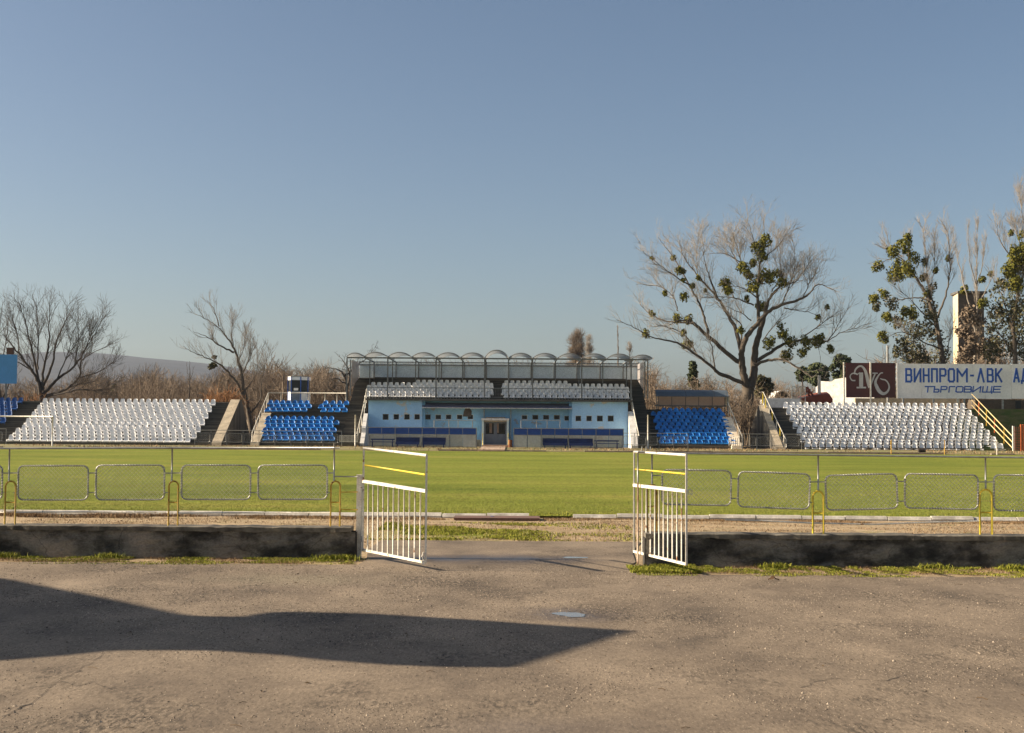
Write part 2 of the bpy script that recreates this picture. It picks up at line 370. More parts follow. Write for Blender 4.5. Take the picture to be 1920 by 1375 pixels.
# red track slab in the gate opening
tag(MB().box((-1.22, 27.2, .0), (.62, 27.85, .05)).build('red_slab', mat('red_slab', (.17, .085, .062), (.13, .075, .055), 3, rough=.9)), kind='structure')
# cracks in the asphalt
def crack(pts, wd, seed, name='crack'):
    rr = np.random.default_rng(seed); P_ = [Vector(G(*p)) for p in pts]; out = []
    for a, b in zip(P_[:-1], P_[1:]):
        k = max(2, int((b-a).length/.04))
        for i in range(k): out.append(a.lerp(b, i/k))
    L, R = [], []; j = 0; jx = 0
    for i, p in enumerate(out):
        j = j*.9+rr.normal(0, .012); jx = jx*.9+rr.normal(0, .012); ww = wd*(.35+.9*rr.random())
        L.append((p.x+jx-ww*.3, p.y+j+ww, .004)); R.append((p.x+jx+ww*.3, p.y+j-ww, .004))
    n_ = len(L)
    mb = MB().addq(L+R, [(i, n_+i, n_+i+1, i+1) for i in range(n_-1)])
    tag(mb.build(name, mat('crack_dirt', (.028, .024, .02), (.06, .05, .04), 8, rough=1)), kind='structure')
crack([(0, 1345), (45, 1322), (85, 1295), (110, 1275), (150, 1252), (205, 1223)], .012, 1)
crack([(250, 1206), (290, 1160), (330, 1120), (370, 1098)], .004, 2)
crack([(1268, 1139), (1290, 1127), (1310, 1120)], .004, 3)
crack([(110, 1275), (150, 1288), (180, 1280), (215, 1300)], .006, 4)
crack([(205, 1223), (260, 1185), (285, 1165)], .007, 5)
crack([(690, 1280), (700, 1300), (720, 1310), (715, 1340)], .004, 6)
crack([(1500, 1290), (1560, 1270), (1650, 1275), (1700, 1262)], .005, 7)
crack([(1380, 1150), (1395, 1165), (1440, 1172)], .004, 8)
# puddles
def puddle(cx, cy, rx_, ry_, seed):
    rr = np.random.default_rng(seed); n_ = 40; th = np.arange(n_)*2*PI/n_
    k = 1+.18*np.sin(2*th+rr.random()*6)+.10*np.sin(3*th+rr.random()*6)+.06*np.sin(7*th+rr.random()*6)
    v = [(cx+math.cos(t)*rx_*q, cy+math.sin(t)*ry_*q, .004) for t, q in zip(th, k)]
    tag(MB().add(v, [tuple(range(n_))]).build('puddle', m_water), kind='structure')
m_water = bpy.data.materials.new('puddle_water'); m_water.use_nodes = True
b_ = m_water.node_tree.nodes['Principled BSDF']; b_.inputs['Base Color'].default_value = (.17, .17, .17, 1); b_.inputs['Roughness'].default_value = .03; b_.inputs['IOR'].default_value = 1.33
puddle(.66, 14.13, .17, .17, 1); puddle(1.0, 19.95, .17, .13, 2)

# ------------------------------------------------------------------ grass growth (stuff)
def blades(mb, xs, ys, zs, h, wd, r, lean=.5):
    n_ = len(xs); a = r.uniform(0, 2*PI, n_); ln = r.uniform(.1, lean, n_)*h; az = r.uniform(0, 2*PI, n_)
    hh = h*r.uniform(.5, 1.15, n_); w_ = wd*r.uniform(.6, 1.2, n_)
    dx, dy = np.cos(a)*w_/2, np.sin(a)*w_/2
    b0 = np.stack([xs-dx, ys-dy, zs], 1); b1 = np.stack([xs+dx, ys+dy, zs], 1)
    m0 = np.stack([xs-dx*.7+np.cos(az)*ln*.35, ys-dy*.7+np.sin(az)*ln*.35, zs+hh*.6], 1); m1 = np.stack([xs+dx*.7+np.cos(az)*ln*.35, ys+dy*.7+np.sin(az)*ln*.35, zs+hh*.6], 1)
    tp = np.stack([xs+np.cos(az)*ln, ys+np.sin(az)*ln, zs+hh], 1)
    v = np.stack([b0, b1, m1, m0, tp], 1).reshape(-1, 3); i = np.arange(n_)[:, None]*5
    base = mb.n
    mb.addq(v, i+np.array([[0, 1, 2, 3]])); mb.l.append((i+np.array([[3, 2, 4]])+base).ravel()); mb.t.append(np.full(n_, 3))
def patchy(r, x0, x1, y0, y1, n_, cs=.5, th=.45, seed=0):
    """scatter points, thinned by a cheap random field"""
    xs = r.uniform(x0, x1, n_); ys = r.uniform(y0, y1, n_)
    f = np.zeros(n_); rr = np.random.default_rng(seed)
    for k in range(7):
        kx, ky, ph = rr.normal(0, 1/cs, 1)[0]*2.5, rr.normal(0, 1/cs)*3.5, rr.random()*6.28
        f += np.sin(xs*kx+ys*ky+ph)
    keep = f/7+.5+r.normal(0, .08, n_) > th
    return xs[keep], ys[keep]
g = MB(); r_ = np.random.default_rng(21)
x_, y_ = patchy(r_, -9, -2.35, 18.9, 19.5, 26000, .35, .47, 1); blades(g, x_, y_, np.zeros(len(x_)), .018+.03*(y_-18.9), .009, r_, .8)
x_, y_ = patchy(r_, -9, -2.3, 18.6, 19.0, 6000, .4, .66, 2); blades(g, x_, y_, np.zeros(len(x_)), .022, .009, r_)
x_, y_ = patchy(r_, 2.05, 9, 18.1, 18.85, 34000, .35, .47, 3); blades(g, x_, y_, np.zeros(len(x_)), .016+.03*(y_-18.1), .009, r_, .8)
x_, y_ = patchy(r_, 1.75, 9, 17.7, 18.15, 9000, .4, .60, 4); blades(g, x_, y_, np.zeros(len(x_)), .022, .009, r_)
x_, y_ = patchy(r_, 1.7, 2.7, 18.0, 18.9, 9000, .6, .30, 6); blades(g, x_, y_, np.zeros(len(x_)), .05, .01, r_)
for cx in (-2.75, -2.5, -6.1, -7.7, 3.9, 6.2, 7.4):      # taller weeds at the foot of the walls
    n_ = 240; blades(g, r_.normal(cx, .11, n_), (19.38 if cx < 0 else 18.7)+r_.normal(0, .05, n_), np.zeros(n_), .09, .014, r_, .9)
x_, y_ = patchy(r_, -2.6, 2.4, 22.7, 26.6, 30000, 1.2, .48, 5)
keep = (x_ < .4+r_.normal(0, .4, len(x_))) | (r_.random(len(x_)) < .2); x_, y_ = x_[keep], y_[keep]
blades(g, x_, y_, np.full(len(x_), -.01), .034, .018, r_, 1.2)
x_ = r_.uniform(-.45, .45, 110000); y_ = 28.1+r_.exponential(7.0, 110000); x_ = x_*y_; tf = MB(); blades(tf, x_, y_, np.full(len(x_), .03), .021, .013, r_, 1.3)
tag(tf.build('turf', leafmat('turf_blades', (.09, .11, .018), (.19, .205, .03), (.33, .31, .075))), 'mown turf blades standing up from the near half of the pitch', 'turf', kind='stuff')
x_ = r_.uniform(-14, 15, 9000); y_ = 28.07+r_.exponential(.35, 9000); blades(g, x_, y_, np.full(len(x_), .03), .05, .012, r_)
tag(g.build('grass', m_grass), 'short green grass and weeds along the wall feet and in the gateway', 'grass', kind='stuff')
g = MB()
x_, y_ = patchy(r_, -13, 14, 27.2, 27.95, 30000, 1.2, .42, 8)
keep = ~((x_ > -1.4) & (x_ < .7) & (r_.random(len(x_)) < .9)); x_, y_ = x_[keep], y_[keep]
blades(g, x_, y_, np.full(len(x_), -.01), .02+.10*np.clip(-x_/13, .15, 1), .012, r_, 1.2)
x_, y_ = patchy(r_, -10, 11, 20.2, 27.2, 32000, 1.0, .35, 9); keep = ~((abs(x_) < 2.4) & (y_ < 22.7)); x_, y_ = x_[keep], y_[keep]
blades(g, x_, y_, np.full(len(x_), -.01), .03, .012, r_, 1.3)
x_, y_ = patchy(r_, -38, 42, 86.5, 97, 9000, 3, .5, 10); blades(g, x_, y_, np.full(len(x_), 0.), .16, .04, r_, 1)
for x0, x1, y0, y1 in ((-9, -2.35, 18.8, 19.48), (2.05, 9, 17.95, 18.83)):
    x_, y_ = patchy(r_, x0, x1, y0, y1, 9000, .3, .50, int(x0*3+50)); blades(g, x_, y_, np.zeros(len(x_)), .035, .006, r_, 1.3)
tag(g.build('dead_grass', m_straw), 'dry straw coloured dead grass along the kerb stones and behind the low walls', 'dry grass', kind='stuff')

# ------------------------------------------------------------------ near walls
def near_wall(x0, x1, y, label):
    t = empty('low_wall', ((x0+x1)/2, y+.15, 0), label, 'wall', 'low walls beside the gateway')
    n_ = int(abs(x1-x0)/.16); rr = np.random.default_rng(int(abs(x0)*10)); zs = 7
    vx = np.linspace(x0, x1, n_); vz = np.linspace(0, .415, zs)
    def face(yb, sgn):
        X, Z = np.meshgrid(vx, vz); Y = yb + rr.normal(0, .0045, X.shape)*sgn; return np.stack([X, Y, Z], -1).reshape(-1, 3)
    A = face(y, 1); B = face(y+.28, 1)
    q = [(j*n_+i, j*n_+i+1, (j+1)*n_+i+1, (j+1)*n_+i) for j in range(zs-1) for i in range(n_-1)]
    mb = MB(); mb.addq(A, q); mb.addq(B, [f[::-1] for f in q])
    MB().box((x0-.012, y+.01, 0), (x0-.001, y+.27, .408)).box((x1+.001, y+.01, 0), (x1+.012, y+.27, .408)).build('wall_end', mat('shade_dark_end', (.05, .045, .038), (.025, .023, .02), 5, rough=1), t)  # near-black ends hold painted shade where the sun would light them
    mb.build('wall_body', m_nwall, t, smooth=False)
    c = MB(); xs = np.arange(x0, x1+.01, .12); k = len(xs)
    yo = rr.normal(0, .006, k); z1 = .487+rr.normal(0, .0035, k); z0 = .412+rr.normal(0, .006, k)
    prof = [np.stack([xs, y-.025+yo, z0], 1), np.stack([xs, y-.03+yo, z1-.012], 1), np.stack([xs, y-.015+yo, z1], 1), np.stack([xs, np.full(k, y+.30), z1], 1), np.stack([xs, np.full(k, y+.30), z0], 1)]
    c.addq(np.concatenate(prof), [(a*k+i, a*k+i+1, ((a+1) % 5)*k+i+1, ((a+1) % 5)*k+i) for a in range(5) for i in range(k-1)])
    c.l += [np.array([0, k, 2*k, 3*k, 4*k])+0, np.array([4*k, 3*k, 2*k, k, 0])+k-1]; c.t += [np.array([5]), np.array([5])]
    c.build('coping', m_cope, t, recalc=True)
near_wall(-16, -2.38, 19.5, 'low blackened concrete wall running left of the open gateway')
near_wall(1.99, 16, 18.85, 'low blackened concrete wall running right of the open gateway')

# ------------------------------------------------------------------ near fence
def rrect(cx, cz, w_, h_, r0, y, n_=6):
    pts = []
    for (sx, sz, a0) in ((1, 1, 0), (-1, 1, 90), (-1, -1, 180), (1, -1, 270)):
        for i in range(n_+1):
            a = math.radians(a0+90*i/n_); pts.append((cx+sx*(w_/2-r0)+r0*math.cos(a), y, cz+sz*(h_/2-r0)+r0*math.sin(a)))
    return pts
def inside(x, z, w_, h_, r0):
    x, z = abs(x), abs(z)
    if x > w_/2 or z > h_/2: return False
    return not (x > w_/2-r0 and z > h_/2-r0 and math.hypot(x-w_/2+r0, z-h_/2+r0) > r0)
def panel(parent, c4, y, seed, wire=True, rt_=.013, r0=.085, spacing=.046, wr=.0029, name='mesh_panel'):
    """c4: pixel corners of the frame: left x, right x, (top,bottom) at left, (top,bottom) at right"""
    (xa, xb, ta, ba, tb, bb) = c4
    A, B = P(xa, (ta+ba)/2, y), P(xb, (tb+bb)/2, y)
    hgt = ((ba-ta)+(bb-tb))/2/F*y; L = (B-A).length; ang = math.atan2(B.z-A.z, B.x-A.x); ca, sa = math.cos(ang), math.sin(ang)
    C_ = (A+B)/2
    T = lambda p: (C_.x+p[0]*ca-p[2]*sa, p[1], C_.z+p[0]*sa+p[2]*ca)
    fr = MB(); loop = rrect(0, 0, L, hgt, r0, y); loop.append(loop[0]); lp = [T(p) for p in loop]
    fr.tube(lp, rt_, 6, cap=False)
    f = fr.build(name, m_galv, parent, smooth=True)
    if not wire: return
    wm = MB(); rr = random.Random(seed)
    # lacing round the frame
    seg = []; tot = 0
    pts = [Vector(p) for p in loop]
    hel = []
    for a, b in zip(pts[:-1], pts[1:]):
        k = max(1, int((b-a).length/.008))
        for i in range(k):
            p = a.lerp(b, i/k); s_ = tot+(b-a).length*i/k; th = s_/.042*2*PI
            nrm = Vector((p.x, 0, p.z)).normalized()
            q = p+nrm*math.cos(th)*(rt_+.004)+Vector((0, 1, 0))*math.sin(th)*(rt_+.004); hel.append(T(q))
        tot += (b-a).length
    wm.tube(hel, .0042, 3, cap=False)
    for sgn in (1, -1):
        k = -(L+hgt)/1.0
        while k < (L+hgt):
            # line x = t, z = sgn*t + k
            ts = np.linspace(-L/2, L/2, 70); on = [t for t in ts if inside(t, sgn*t+k, L-.02, hgt-.02, r0)]
            if len(on) > 2:
                a, b = on[0], on[-1]; jj = rr.uniform(-.002, .002)
                mid = (a+b)/2; yy = y+sgn*.003
                wm.tube([T((a, yy, sgn*a+k)), T((mid, yy+jj, sgn*mid+k+jj)), T((b, yy, sgn*b+k))], wr, 3, cap=False)
            k += spacing*1.414
    wm.build('wire_mesh', m_wire, f)

def hoop(parent, xa, xb, ytop, ybot, ycross, y, mt_=None, r0=.014):
    A, B = P(xa, ybot, y), P(xb, ybot, y); T_ = P((xa+xb)/2, ytop, y); hw = (B.x-A.x)/2; cx = (A.x+B.x)/2
    zb = .475; mb = MB()
    arc = [(cx+hw*math.cos(a), y, T_.z-hw+hw*math.sin(a)) for a in np.linspace(PI, 0, 11)]
    mb.tube([(A.x, y, zb)]+arc+[(B.x, y, zb)], r0, 7)
    zc = P(xa, ycross, y).z
    mb.tube([(A.x, y, zc), (B.x, y, zc)], r0*.85, 6)
    return mb.build('hoop', mt_ or m_yellowrust, parent, smooth=True)
def post(parent, px, ytop, ybot, y, r0=.013, mt_=None):
    a, b = P(px, ybot, y), P(px, ytop, y)
    return MB().tube([(b.x, y, a.z), (b.x, y, b.z)], r0, 8).build('post', mt_ or m_galv, parent, smooth=True)
def rail(parent, pts, y, r0=.012, mt_=None, name='rail'):
    return MB().tube([P(a, b, y) for a, b in pts], r0, 7).build(name, mt_ or m_galv, parent, smooth=True)

YF = 19.62
fl = empty('metal_fence', (P(320, 900, YF).x, YF, .487), 'galvanised fence with mesh panels and yellow hoops on the left low wall', 'fence', 'metal fences on the low walls')
rail(fl, [(-200, 840.5), (0, 841.2), (320, 840), (637, 840)], YF, .014, mt_=m_galv, name='top_rail')
for px, t in ((18, 842), (323, 841), (627, 830)): post(fl, px, t, 904, YF)
for a, b in ((8.5, 28), (315.5, 333), (619.5, 637)): hoop(fl, a, b, 902.5, 986, 942, YF)
for i, c in enumerate(((-127, 4, 873, 937, 873, 937), (34, 165, 873.5, 937.5, 874, 937), (180, 308, 873, 937, 872.5, 937), (340.5, 469.5, 872.5, 936.5, 873, 936.5), (484, 613.5, 872.5, 936.5, 873, 936))):
    panel(fl, c, YF, i)
for a, b in ((4, 34), (165, 180), (308, 340.5), (469.5, 484), (613.5, 627)):
    rail(fl, [(a, 887.5), (b, 887)], YF, .009, name='tie_bar')
for a, b in ((4, 12), (25, 34), (165, 180), (308, 318), (331, 340.5), (469.5, 484), (613.5, 622)):
    rail(fl, [(a, 924), (b, 924)], YF, .007, name='tie_bar')
rail(fl, [(-200, 960), (9, 960.5)], YF, .011, m_white, 'lower_rail'); rail(fl, [(28, 961), (170, 960), (316, 961)], YF, .011, m_white, 'lower_rail'); rail(fl, [(333, 962.5), (620, 961)], YF, .011, m_white, 'lower_rail')
rail(fl, [(627, 894), (671, 894)], YF, .009, name='tie_bar'); rail(fl, [(637, 923), (671, 922.5)], YF, .008, m_yellowrust, 'tie_bar'); rail(fl, [(637, 955.5), (671, 956)], YF, .008, m_yellowrust, 'tie_bar')

YR = 18.98
fr_ = empty('metal_fence', (P(1560, 900, YR).x, YR, .487), 'galvanised fence with sagging mesh panels and yellow hoops on the right low wall', 'fence', 'metal fences on the low walls')
rail(fr_, [(1196, 848), (1290, 850.5), (1534, 853.5), (1848, 857.5), (2100, 860)], YR, .013, name='top_rail')
for px, t, b in ((1196, 849, 905), (1222.5, 849, 910), (1534, 854, 921), (1847.7, 858, 918)): post(fr_, px, t, b, YR)
hoop(fr_, 1213.5, 1231, 909, 993, 950, YR); hoop(fr_, 1524, 1544, 921, 1000, 962, YR, m_yellow, .016); hoop(fr_, 1837.5, 1860, 918, 1002, 961, YR, m_yellow, .016)
for i, c in enumerate(((1241.5, 1370.5, 880.5, 946, 883.5, 947.5), (1384, 1518, 884.5, 950, 889.5, 955), (1548.5, 1682, 892, 957, 889, 953), (1696.5, 1833.5, 888.5, 952.5, 891.5, 955), (1863.5, 1999, 890.5, 957, 893, 959))):
    panel(fr_, c, YR, 20+i)
for a, ya, b, yb in ((1222, 892, 1241, 892), (1370, 898, 1384, 898), (1518, 904, 1548, 904), (1682, 903, 1696, 903), (1833, 904, 1863, 904), (1370, 935, 1384, 935), (1518, 942, 1526, 942), (1542, 942, 1549, 942), (1682, 940, 1696, 940), (1833, 941, 1840, 941), (1856, 941, 1864, 941)):
    rail(fr_, [(a, ya), (b, yb)], YR, .008, name='tie_bar')
rail(fr_, [(1360, 975), (1435, 977), (1522, 981), (1640, 983.5), (1760, 979), (1838, 977)], YR, .011, m_white, 'lower_rail')
# hinge post of the right leaf
MB().tube([(P(1196, 900, YR+.12).x, YR+.12, 0), (P(1196, 900, YR+.12).x, YR+.12, 1.26)], .013, 8).build('hinge_post', mat('rusty_white', (.60, .50, .38), (.30, .16, .08), 7, rough=.7), fr_, smooth=True)

# ------------------------------------------------------------------ gates
gp = empty('gate_post', (P(673.5, 960, 19.7).x, 19.7, 0), 'square white steel gate post standing at the end of the left low wall', 'gate post')
xg = P(673.5, 960, 19.7).x
MB().box((xg-.04, 19.66, 0), (xg+.04, 19.74, 1.27)).build('shaft', m_white, gp)
MB().box((xg-.045, 19.655, 1.271), (xg+.045, 19.745, 1.28)).build('cap', m_white, gp)
for z in (.25, 1.0): MB().tube([(xg+.041, 19.68, z), (xg+.041, 19.68, z+.09)], .014, 7).build('hinge', m_galv, gp)

def gate(Hg, Fr, zs, label, nb, grow=1.0):
    """Hg / Fr: hinge and free foot (x, y); zs: heights (top, yellow, mid, bottom) at both ends"""
    t = empty('gate_leaf', (Hg[0], Hg[1], 0), label, 'gate', 'open gate leaves')
    A = lambda i, s_=0: Vector((Hg[0], Hg[1], zs[0][i]+s_)); B = lambda i, s_=0: Vector((Fr[0], Fr[1], zs[1][i]+s_))
    mb = MB(); mb.tube([A(0), B(0)], .019, 8).build('top_rail', m_white, t, smooth=True)
    MB().tube([A(1).lerp(B(1), .02), A(1).lerp(B(1), .98)], .012, 8).build('yellow_bar', m_yellow, t, smooth=True)
    MB().bar(A(2), B(2), .045).build('middle_rail', m_white, t)
    MB().bar(A(3), B(3), .035).build('bottom_rail', m_white, t)
    for e in (A, B): MB().bar(e(3, -.015), e(0, .008), .026).build('stile', m_white, t)
    for i in range(nb):
        f = (i+1)/(nb+1); MB().tube([A(3).lerp(B(3), f), A(2).lerp(B(2), f)], .0105, 7).build('upright_bar', m_white, t, smooth=True)
    return t
hx = P(681, 940, 19.6); fx = P(799, 950, 18.15)
zl = [[P(681, y, 19.6).z for y in (840.5, 872, 902.5, 1031)], [P(799, y, 18.15).z for y in (854, 890.5, 921, 1055)]]
gl = gate((hx.x, 19.6), (fx.x, 18.15), zl, 'open white barred gate leaf on the left, hinged beside the white square post', 11)
mb = MB(); mb.tube([(fx.x-.03, 18.13, .26), (fx.x-.05, 18.12, .20), (fx.x-.03, 18.12, .14), (fx.x-.01, 18.13, .19), (fx.x-.02, 18.13, .25)], .007, 6); mb.box((fx.x-.05, 18.10, .09), (fx.x-.012, 18.125, .145))
mb.build('latch', m_white, gl)
hx2 = P(1189, 940, 19.35); fx2 = P(1287, 950, 17.8)
zl = [[P(1189, y, 19.35).z for y in (847.5, 880, 910, 1034)], [P(1287, y, 17.8).z for y in (853.5, 889, 921, 1058)]]
gr_ = gate((hx2.x, 19.35), (fx2.x, 17.8), zl, 'open white barred gate leaf on the right, swung towards the viewer', 11)
mb = MB(); c = P(1294, 923, 17.8); mb.tube([(c.x+.03*math.cos(a), 17.8, c.z+.035*math.sin(a)) for a in np.linspace(0, 2*PI, 13)], .006, 6); mb.tube([(fx2.x, 17.8, c.z), (c.x-.03, 17.8, c.z)], .006, 6)
mb.build('latch', m_white, gr_)

# ------------------------------------------------------------------ litter
def litter(name, px, py, sx, sy, sz, mt_, label, cat, seed):
    rr = np.random.default_rng(seed); g0 = G(px, py); n1, n2 = 7, 9; v = []
    for i in range(n1):
        th = PI*i/(n1-1)
        for j in range(n2):
            ph = 2*PI*j/n2; k = 1+rr.normal(0, .18)
            v.append((g0.x+sx*math.sin(th)*math.cos(ph)*k, g0.y+sy*math.sin(th)*math.sin(ph)*k, sz*(1+math.cos(th)*k)))
    q = [(i*n2+j, i*n2+(j+1) % n2, (i+1)*n2+(j+1) % n2, (i+1)*n2+j) for i in range(n1-1) for j in range(n2)]
    tag(MB().addq(v, q).build(name, mt_), label, cat)
litter('plastic_bottle', 1503, 1058, .06, .03, .022, mat('pink_plastic', (.62, .30, .26), rough=.4), 'crushed pink and white plastic litter lying in the grass by the right wall', 'litter', 3)
litter('bottle_cap', 923, 973, .05, .04, .03, mat('blue_scrap', (.03, .08, .25), rough=.4), 'small dark blue scrap lying on the kerb in the gateway', 'litter', 5)
litter('paper_scrap', 947, 974, .05, .03, .02, mat('white_scrap', (.7, .66, .62), rough=.6), 'small white scrap lying on the kerb in the gateway', 'litter', 6)
g0 = G(1450, 1088)
tw = MB(); tw.tube([(g0.x-.07, g0.y, .01), (g0.x-.03, g0.y, .03), (g0.x, g0.y+.01, .055), (g0.x+.03, g0.y, .02), (g0.x+.08, g0.y-.01, .01)], .008, 5)
tw.addq([(g0.x-.05, g0.y-.02, .01), (g0.x, g0.y-.03, .02), (g0.x+.02, g0.y, .06), (g0.x-.03, g0.y+.02, .05)], [(0, 1, 2, 3)])
tag(tw.build('dry_leaf', mat('brown_leaf', (.10, .05, .02), rough=.9)), 'curled brown dry leaf lying on the asphalt before the right wall', 'leaf')
rr = np.random.default_rng(8); NP_ = 115000
oct_ = np.array([(1,0,0),(-1,0,0),(0,1,0),(0,-1,0),(0,0,1)], float); of = np.array([(0,2,4),(2,1,4),(1,3,4),(3,0,4)])
yy = np.sqrt(rr.uniform(8.2**2, 18.7**2, NP_)); xx = rr.uniform(-.43, .43, NP_)*yy
f_ = np.zeros(NP_)
for k in range(9):
    kx, ky, ph = rr.normal(0, 1.6), rr.normal(0, 1.6), rr.random()*6.3; f_ += np.sin(xx*kx+yy*ky+ph+1.2*np.sin(xx*ky*.7-yy*kx*.5))
kp = (f_/9*1.6+.35+rr.normal(0, .3, NP_) > .25) & ~((xx > 2.2) & (yy > 17.8)); xx, yy = xx[kp], yy[kp]; n_ = len(xx)
s_ = rr.uniform(.0024, .0068, n_)*(1+.9*(rr.random(n_) < .05))
sc = s_[:, None]*rr.uniform(.6, 1.3, (n_, 3)); a_ = rr.uniform(0, 2*PI, n_)
V_ = oct_[None]*sc[:, None, :]; V_ = np.stack([V_[..., 0]*np.cos(a_)[:, None]-V_[..., 1]*np.sin(a_)[:, None]+xx[:, None], V_[..., 0]*np.sin(a_)[:, None]+V_[..., 1]*np.cos(a_)[:, None]+yy[:, None], V_[..., 2]+.0], 2)
pb = MB().addq(V_.reshape(-1, 3), (np.arange(n_)[:, None, None]*5+of[None]).reshape(-1, 3))
tag(pb.build('gravel', leafmat('loose_stones', (.04, .034, .028), (.17, .135, .10), (.46, .38, .29))), 'gritty loose stones scattered over the worn asphalt', 'gravel', kind='stuff')
lf = MB()
for i in range(46):
    y_0 = math.sqrt(rr.uniform(8.4**2, 18.3**2)); x_0 = rr.uniform(-.42, .42)*y_0; a_0 = rr.uniform(0, PI); q_ = rr.uniform(.012, .028); c_, d_ = math.cos(a_0)*q_, math.sin(a_0)*q_
    if rr.random() < .5: lf.tube([(x_0-c_*2, y_0-d_*2, .004), (x_0, y_0, .010), (x_0+c_*2, y_0+d_*2, .004)], .0022, 4)
    else: lf.addq([(x_0-c_, y_0-d_, .003), (x_0+d_*.6, y_0-c_*.6, .012), (x_0+c_, y_0+d_, .005), (x_0-d_*.6, y_0+c_*.6, .014)], [(0, 1, 2, 3)])
tag(lf.build('fallen_leaves', leafmat('fallen_leaf', (.03, .018, .010), (.08, .045, .02), (.16, .11, .06))), 'tiny brown leaves and broken twigs scattered over the asphalt', 'leaves', kind='stuff')

# ------------------------------------------------------------------ unseen canopy slab, added to cast the shadow across the asphalt
HC = 5.0; sh = (HC+.08)/math.tan(SUN_EL)
out = [(0, 1085), (180, 1120), (330, 1152), (360, 1155.5), (480, 1157), (520, 1150), (550, 1147.5), (690, 1151), (870, 1162), (1030, 1173), (1175, 1183), (1100, 1207), (950, 1252), (860, 1251), (760, 1247), (640, 1238), (550, 1228), (440, 1221), (340, 1219.5), (200, 1220), (100, 1230), (0, 1238)]
cp = [(G(a, b).x-SHD[0]*sh, G(a, b).y-SHD[1]*sh) for a, b in out]  # slab outline is the wanted shadow pushed back towards the sun
cp = [(cp[0][0]-9, cp[0][1]+3.0)]+cp+[(cp[-1][0]-9, cp[-1][1]-3.0)]
ct = empty('shadow_canopy', (-24, 12.5, 0), 'unseen canopy slab added at the left, outlined to cast the foreground shadow', 'canopy')
MB().prism(cp, lambda a, b: (a, b, HC), lambda a, b: (a, b, HC+.12)).build('shadow_slab', m_conc, ct, recalc=True)
for xx, yy in ((-24.5, 9.5), (-24.5, 17.5)): MB().box((xx-.15, yy-.15, 0), (xx+.15, yy+.15, HC-.002)).build('post', m_conc, ct)

# ------------------------------------------------------------------ terraces
def steps(y0, z0, n_, d, r0):
    pts = [(y0, 0), (y0, z0)]; y, z = y0, z0
    for i in range(n_):
        y += d; pts.append((y, z))
        if i < n_-1: z += r0; pts.append((y, z))
    return pts, y, z
def X_at(px, D): return P(px, 790, D).x
D_L, D_B, D_R, D_RB = 97.3, 97.8, 98.0, 98.4
RISE, DEP = .263, .5

# far left white bank
tl = empty('seating_terrace', (-30, D_L, 0), 'blackened concrete seating terrace under the white seats at the far left', 'terrace', 'stepped concrete terraces')
pr, ye, ze = steps(D_L, .19, 13, DEP, RISE); pr += [(ye+.02, ze+.06), (ye+1.4, ze+.06), (ye+5.5, 0)]
ext_x(MB(), pr, -52, -22.9).build('steps', m_step, tl, recalc=True)
ck = [(D_L-.25, 0), (D_L-.2, .22), (ye-.3, ze+.28), (ye+.3, ze+.28), (ye+4.6, 0)]
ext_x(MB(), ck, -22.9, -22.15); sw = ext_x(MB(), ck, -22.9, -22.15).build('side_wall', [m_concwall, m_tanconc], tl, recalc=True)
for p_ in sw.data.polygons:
    if p_.normal.z > .2: p_.material_index = 1  # upward faces get the sun-lightened tan
tag(MB().addq([(-52, ye+.3, ze+.075), (-23, ye+.3, ze+.075), (-23, ye+1.4, ze+.075), (-52, ye+1.4, ze+.075)], [(0, 1, 2, 3)]).build('grass_bank', mat('bank', (.16, .15, .04), (.20, .13, .06), .8, rough=1)), kind='structure')

# left blue terrace, incl. the aisle beside the building
tb = empty('seating_terrace', (-15, D_B, 0), 'blackened concrete seating terrace under the blue seats left of the grandstand', 'terrace', 'stepped concrete terraces')
pr, yb_, zb_ = steps(D_B, .30, 13, DEP, RISE-.012); pr2 = pr+[(yb_+4.5, zb_), (yb_+4.5, 0)]
xa = -19.35
ext_x(MB(), pr2, xa, -13.2).build('steps', m_step, tb, recalc=True)
ck = [(D_B-.3, 0), (D_B-.2, .25), (102.2, 2.55), (102.6, 2.55), (102.6, 0)]
ext_x(MB(), ck, -20.05, xa).build('side_wall', m_tanconc, tb, recalc=True)
rb = MB(); pxr = [(471, 830), (472, 811), (503, 738)]
tr = [P(472, 829, D_B-.2), P(473, 811, D_B), P(503, 737, 104.6), P(650, 737.5, 104.6)]
rb.tube(tr, .035, 6)
for f in (.15, .3, .45, .6, .75, .9):
    p0 = tr[1].lerp(tr[2], f); rb.tube([p0, (p0.x, p0.y, p0.z-.95)], .028, 6)
for px in (503, 527, 578, 609.5, 632, 649):
    a = P(px, 737.3, 104.6); rb.tube([a, (a.x, a.y, zb_-.05)], .035, 6)
rb.build('handrail', m_white, tb, smooth=True)

